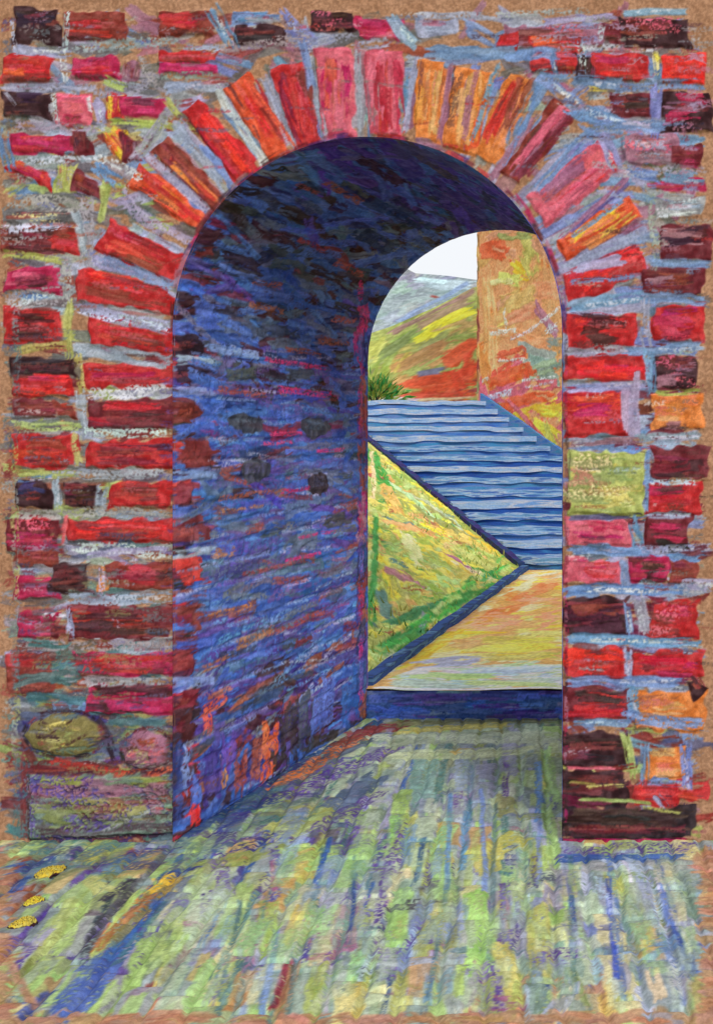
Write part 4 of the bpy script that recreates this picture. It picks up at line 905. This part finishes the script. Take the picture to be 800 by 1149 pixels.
for i in range(NSTEP):
    f0, f1 = i / NSTEP, (i + 1) / NSTEP
    L0 = Abot + (Atop - Abot) * f0; L1 = Abot + (Atop - Abot) * f1; R0 = Rbot + (Rtop - Rbot) * f0; R1 = Rbot + (Rtop - Rbot) * f1
    z0 = ZL + rise * i; z1 = z0 + rise
    yj = L0[1]
    zb = ZL - .05 if i == 0 else z0 - .05
    s_ = box_mesh('step', [(L0[0] - .0, L0[1], zb), (R0[0] + .06, L0[1], zb), (R1[0] + .06, L1[1] + .02, zb), (L1[0], L1[1] + .02, zb),
                           (L0[0], L0[1], z1 - .060), (R0[0] + .06, L0[1], z1 - .060), (R1[0] + .06, L1[1] + .02, z1 - .060), (L1[0], L1[1] + .02, z1 - .060)], M_RISE2 if i > 8 or i % 4 == 2 else M_RISE, st)
    wob = rng.uniform(-.006, .006, 4)
    wa = rng.randint(0, 900); xx_ = np.linspace(L0[0], R0[0] + .06, 44)
    tp = [np.array([x_, L0[1] - .035 + (samp(MED, wa + q_ * 3, wa) - .5) * .035, z1 - .05 + (samp(MED, wa, wa + q_ * 3) - .5) * .028]) for q_, x_ in enumerate(xx_)]
    dv = np.array([L1[0] - L0[0], L1[1] - L0[1] + .03, 0])
    t_ = strip('tread', tp, dv, 1.0, -.016 + rng.uniform(-.012, .008), .05, M_TREAD2 if (i > 9 or i % 3 == 1) else M_TREAD, s_)
    t_.matrix_parent_inverse = mathutils.Matrix.Identity(4)
pts = [np.array([*(Abot + (Atop - Abot) * t), ZL + (ztop - ZL) * t]) for t in np.linspace(-.01, 1.0, 20)]
sd_ = strip('stringer', pts, (-.7, -.7, 0), .08, -.30, .10, streak_mat('dark_stringer', ['nav', 'ind', 'dbl', 'cha'], (3, 3, 10), gscale=60), st)

spts = [np.array([*(Rbot + (Rtop - Rbot) * t), ZL + (ztop - ZL) * t]) for t in np.linspace(0, .965, 24)]
strip('stringer', spts, (-.73, -.68, 0), .05, -.34, .185, M_RISE2, st)

# house
P1 = np.array([-4.96, 15.2, 0]); P2_ = np.array([-.90, 10.85, 0]); hd = (P2_ - P1) / np.linalg.norm(P2_ - P1); HL = np.linalg.norm(P2_ - P1)
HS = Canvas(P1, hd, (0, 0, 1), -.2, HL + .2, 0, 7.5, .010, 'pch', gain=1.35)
def hs(*a, **k): HS.spx(*a, **dict(dict(al=.88, hh=.004), **k))
for _ in range(260):
    X_ = rng.uniform(530, 700); Y_ = rng.uniform(200, 640); a = math.radians(-30 + rng.randn() * 22); l = rng.uniform(14, 40)
    low = Y_ > 400
    hs(X_, Y_, X_ + math.cos(a) * l, Y_ + math.sin(a) * l, rng.uniform(7, 14), (['orr', 'pink', 'yel', 'org', 'pch'] if low else ['pch', 'sand', 'org', (200,140,110), 'sand', 'mauve'])[rng.randint(5)])
for a in [(545,280,570,285,26,'orr'),(575,300,590,310,16,'yel'),(560,310,585,312,14,'oyl'),(585,278,600,300,22,'oyl'),(600,270,625,300,18,(190,150,110)),(560,265,605,262,8,'oli'),(616,300,624,400,12,(206,150,104)),(548,315,552,420,10,(214,168,118)),
          (544,320,546,440,6,'sand'),(600,330,640,330,20,'pch'),(560,340,600,330,16,'sand'),(570,360,610,345,14,(206,140,100)),(600,345,625,380,10,'mauve'),(590,395,628,400,34,'slv'),(600,408,630,420,26,'slv'),(596,420,625,410,14,(150,160,150)),
          (560,400,590,395,14,'orr'),(550,430,600,415,16,'orr'),(548,445,590,440,16,'pink'),(540,430,548,460,12,'pink'),(570,455,620,445,12,'orr'),(580,470,628,455,14,'yel'),(600,480,628,490,16,'yel'),(610,462,625,464,7,'ywl'),(560,465,600,490,12,'org'),
          (590,480,630,525,14,'orr'),(615,480,628,520,10,'oyl'),(570,450,610,490,6,'pink'),(540,400,545,430,12,'org'),(550,370,620,385,12,'pch'),(600,430,628,428,12,'pink'),
          (566,345,569,370,3,'wht'),(550,374,580,372,6,'wht'),(572,380,600,368,4,'wht'),(595,370,628,345,4,'wht'),(612,372,625,370,12,'wht'),(552,315,575,316,7,'cream'),(560,405,590,402,4,'wht'),(585,428,625,422,3,'wht'),(590,434,622,428,3,'wht'),(548,445,575,438,6,'wht'),(540,428,550,424,4,'wht')]:
    hs(*a, chalk=.35 if a[5] == 'wht' else 0)
for y in range(262, 450, 14): hs(535.5, y, 536, y + 14, 3.5, ['brn', 'oli', 'sand', (140,100,70)][rng.randint(4)], al=.9)
house = thing('house', 'tall ochre and orange rendered house with a pale grey patch, right of the stairs', 'house', loc=tuple(P1))
ha = np.linspace(0, HL, 380); hb_ = np.linspace(-.02, 6.6, 620); HA, HB = np.meshgrid(ha, hb_)
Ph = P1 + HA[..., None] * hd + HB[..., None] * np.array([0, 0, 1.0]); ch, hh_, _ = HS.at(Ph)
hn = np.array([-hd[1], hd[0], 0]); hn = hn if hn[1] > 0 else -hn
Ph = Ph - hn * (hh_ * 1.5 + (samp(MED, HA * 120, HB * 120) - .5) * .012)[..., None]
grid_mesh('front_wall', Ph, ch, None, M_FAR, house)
q1, q2 = P1 + hn * .012, P2_ + hn * .012; q3, q4 = P2_ + hn * 4.5, P1 + hn * 4.5
M_HW = streak_mat('ochre_render', ['pch', 'sand', 'org', (200,140,110)], (1, 1, 1), gscale=40)
up = np.array([0, 0, 6.6])
box_mesh('wall', [q1, q2, q3, q4, q1 + up, q2 + up, q3 + up, q4 + up], M_HW, house)
ov = .25; mid1 = (q1 + q4) / 2 - hd * ov + up + np.array([0, 0, 1.6]); mid2 = (q2 + q3) / 2 + hd * ov + up + np.array([0, 0, 1.6])
c1, c2, c3, c4 = q1 - hn * ov - hd * ov + up, q2 - hn * ov + hd * ov + up, q3 + hn * ov + hd * ov + up, q4 + hn * ov - hd * ov + up
rf = bpy.data.meshes.new('roof'); rv = [c1, c2, c3, c4, mid1, mid2]; rv = rv + [p + np.array([0, 0, .12]) for p in rv]
rf.from_pydata([tuple(p) for p in rv], [], [(0,4,5,1),(3,2,5,4),(0,3,4),(1,5,2),(6,7,11,10),(9,10,11,8),(0,1,7,6),(2,3,9,8),(0,6,10,4),(4,10,9,3),(1,5,11,7),(5,2,8,11)]); rf.update()
link('roof', rf, streak_mat('red_tiles', ['rst', 'brn', 'orr'], (4, 4, 14), gscale=30), house)

# hills
def slope_hill(name, y0, z0, slope, ridge_px, base, paint, xr, res, step, lab, rough, back=8.0):
    n_ = math.hypot(1, slope)
    cv = Canvas((0, y0, z0), (1, 0, 0), (0, 1 / n_, slope / n_), xr[0], xr[1], -1, 60 if y0 > 40 else 14, res, base, gain=1.15)
    paint(cv)
    rp = [cv.px(*p) for p in ridge_px]
    ra = np.array([cv.a0 + p[0] * res for p in rp]); rb = np.array([cv.b0 + p[1] * res for p in rp])
    aa = np.array(frange(xr[0], xr[1], step)); nb = 240
    bmax = np.interp(aa, ra, rb) + (samp(MED, aa * 6 / res * .05, aa * 0) - .5) * rough
    t = np.linspace(0, 1, nb)
    Ag = np.repeat(aa[None], nb, 0); Bg = t[:, None] * (bmax[None] + .5) - .5
    Pq = cv.O + Ag[..., None] * cv.A + Bg[..., None] * cv.B
    c_, h_, _ = cv.at(Pq)
    Pq[..., 2] += (samp(MED, Ag / res * .4, Bg / res * .4) - .5) * rough * .5 * t[:, None]
    # crest then falls away behind
    Pk = Pq[-1:].copy(); Pk2 = Pk.copy(); Pk2[..., 1] += back; Pk2[..., 2] = z0 - 1
    Pq = np.concatenate([Pq, Pk2]); c_ = np.concatenate([c_, c_[-1:]])
    o = grid_mesh(name, Pq, c_, None, M_HILL); tag(o, lab, 'hill', kind='structure'); return o
def near_paint(cv):
    s_ = lambda *a, **k: cv.spx(*a, **dict(dict(al=.9, hh=.003), **k))
    for _ in range(260):
        X_ = rng.uniform(330, 700); Y_ = rng.uniform(320, 460); l = rng.uniform(14, 40); a = math.radians(-28 + rng.randn() * 15)
        red = (Y_ - 408) + (X_ - 490) * .8 > 0 and Y_ > 392
        s_(X_, Y_, X_ + math.cos(a) * l, Y_ + math.sin(a) * l, rng.uniform(6, 12), ['orr', 'orr', 'org', 'rst'][rng.randint(4)] if red else ['gye', 'lgr', 'oli', 'oyl', 'sand', 'gye'][rng.randint(6)])
    for a in [(420,420,450,385,16,'lgr'),(416,400,426,380,16,'oyl'),(418,440,432,410,14,'lgr'),(430,400,470,370,12,'oli'),(440,372,530,328,6,(150,116,104)),(470,368,526,338,9,(168,130,104)),(474,382,500,360,5,'ywl'),(486,368,530,346,13,(236,224,60)),(470,380,500,360,8,(236,224,60)),
              (495,375,530,362,12,'sand'),(500,385,532,372,10,'lgr'),(480,400,510,385,16,(190,136,84)),(460,410,490,395,14,(176,130,90)),(505,405,532,385,16,'orr'),(520,425,532,390,16,'orr'),(450,440,530,430,14,'orr'),(460,430,500,422,10,'orr'),
              (470,420,496,415,7,(96,110,140)),(450,446,530,444,7,'orr'),(510,415,520,440,14,'orr'),(470,448,530,446,4,'cream'),(430,448,470,449,4,'wht'),(416,430,440,445,8,'gre')]:
        s_(*a)
slope_hill('hill', 17.5, 1.9, .9, [(-900,520),(-300,470),(200,430),(400,378),(440,364),(484,346),(530,324),(700,290),(1200,330),(2600,500)], 'gye', near_paint, (-30, 26), .02, .035, 'green, yellow and red hillside behind the stairs', .10)
def far_paint(cv):
    s_ = lambda *a, **k: cv.spx(*a, **dict(dict(al=.9, hh=.003), **k))
    for _ in range(260):
        X_ = rng.uniform(350, 650); Y_ = rng.uniform(296, 400); l = rng.uniform(10, 34); a = math.radians(-32 + rng.randn() * 12)
        s_(X_, Y_, X_ + math.cos(a) * l, Y_ + math.sin(a) * l, rng.uniform(5, 12), [(128,138,146), (140,150,152), 'slv', (122,132,142), (146,158,158)][rng.randint(5)])
    for a in [(470,318,526,322,10,(158,176,182)),(470,312,500,318,5,(190,204,208)),(450,360,526,318,5,(120,138,170)),(420,382,460,362,6,(170,176,176)),(484,331,492,333,3,'brn')]:
        s_(*a)
slope_hill('mountain', 70, 0, .8, [(-2500,500),(-600,440),(100,350),(380,308),(430,296),(454,299),(466,306),(490,309),(535,314),(620,280),(900,330),(1500,420),(3000,495)], 'slv', far_paint, (-110, 60), .1, .16, 'bluish grey mountain behind the green hillside', .35, back=40)

# shrub at the head of the stairs
def shrub(name, X_, Y_, k, r, h, n, lab, seed):
    R = random.Random(seed); c = np.array([(X_ - CX) * PX * k, D0 * k, EYE - (Y_ - CY) * PX * k])
    root = thing(name, lab, 'shrub', loc=tuple(c))
    vv, ff, cc = [], [], []
    for _ in range(n):
        a = R.uniform(0, 2 * math.pi); q = R.random() ** .5; el_ = R.uniform(.15, 1.35)
        d = np.array([math.cos(a) * math.cos(el_), math.sin(a) * math.cos(el_), math.sin(el_)])
        lenr = R.uniform(.3, 1.0); p = c + d * np.array([r, r, h]) * lenr
        ld_ = d + np.array([R.uniform(-.4, .4), R.uniform(-.4, .4), R.uniform(-.2, .5)]); ld_ /= np.linalg.norm(ld_)
        sdv = np.cross(ld_, [R.uniform(-1, 1), R.uniform(-1, 1), R.uniform(-1, 1)]); sdv /= (np.linalg.norm(sdv) + 1e-6)
        ll = R.uniform(.08, .2); ww = ll * .13; b0 = len(vv)
        vv += [tuple(p), tuple(p + ld_ * ll * .5 + sdv * ww), tuple(p + ld_ * ll), tuple(p + ld_ * ll * .5 - sdv * ww)]; ff.append((b0, b0 + 1, b0 + 2, b0 + 3))
        cc += [C(['gre', 'lgr', 'lgr', (70,150,80), 'gye'][R.randrange(5)]) ** 2.2] * 4
    link('foliage', raw_mesh('foliage', vv, ff, np.array(cc), smooth=False), M_FAR, root)
    sv, sf = [], []
    for i in range(9):
        a = i * .7; d = np.array([math.cos(a) * .6 * r, math.sin(a) * .6 * r, h * .8]); b0 = len(sv)
        for t, rad in ((0, .014), (.5, .010), (1, .004)):
            for j in range(5): sv.append(tuple(c + d * np.array([t ** 1.4, t ** 1.4, t]) + np.array([math.cos(j * 1.256) * rad, math.sin(j * 1.256) * rad, -.03])))
        for s0 in (0, 5):
            for j in range(5): sf.append((b0 + s0 + j, b0 + s0 + (j + 1) % 5, b0 + s0 + 5 + (j + 1) % 5, b0 + s0 + 5 + j))
    link('stem', raw_mesh('stem', sv, sf, np.full((len(sv), 3), .05)), M_FAR, root)
shrub('shrub', 420, 452, 3.95, .48, .42, 600, 'spiky green shrub at the head of the stairs, against the passage edge', 3)
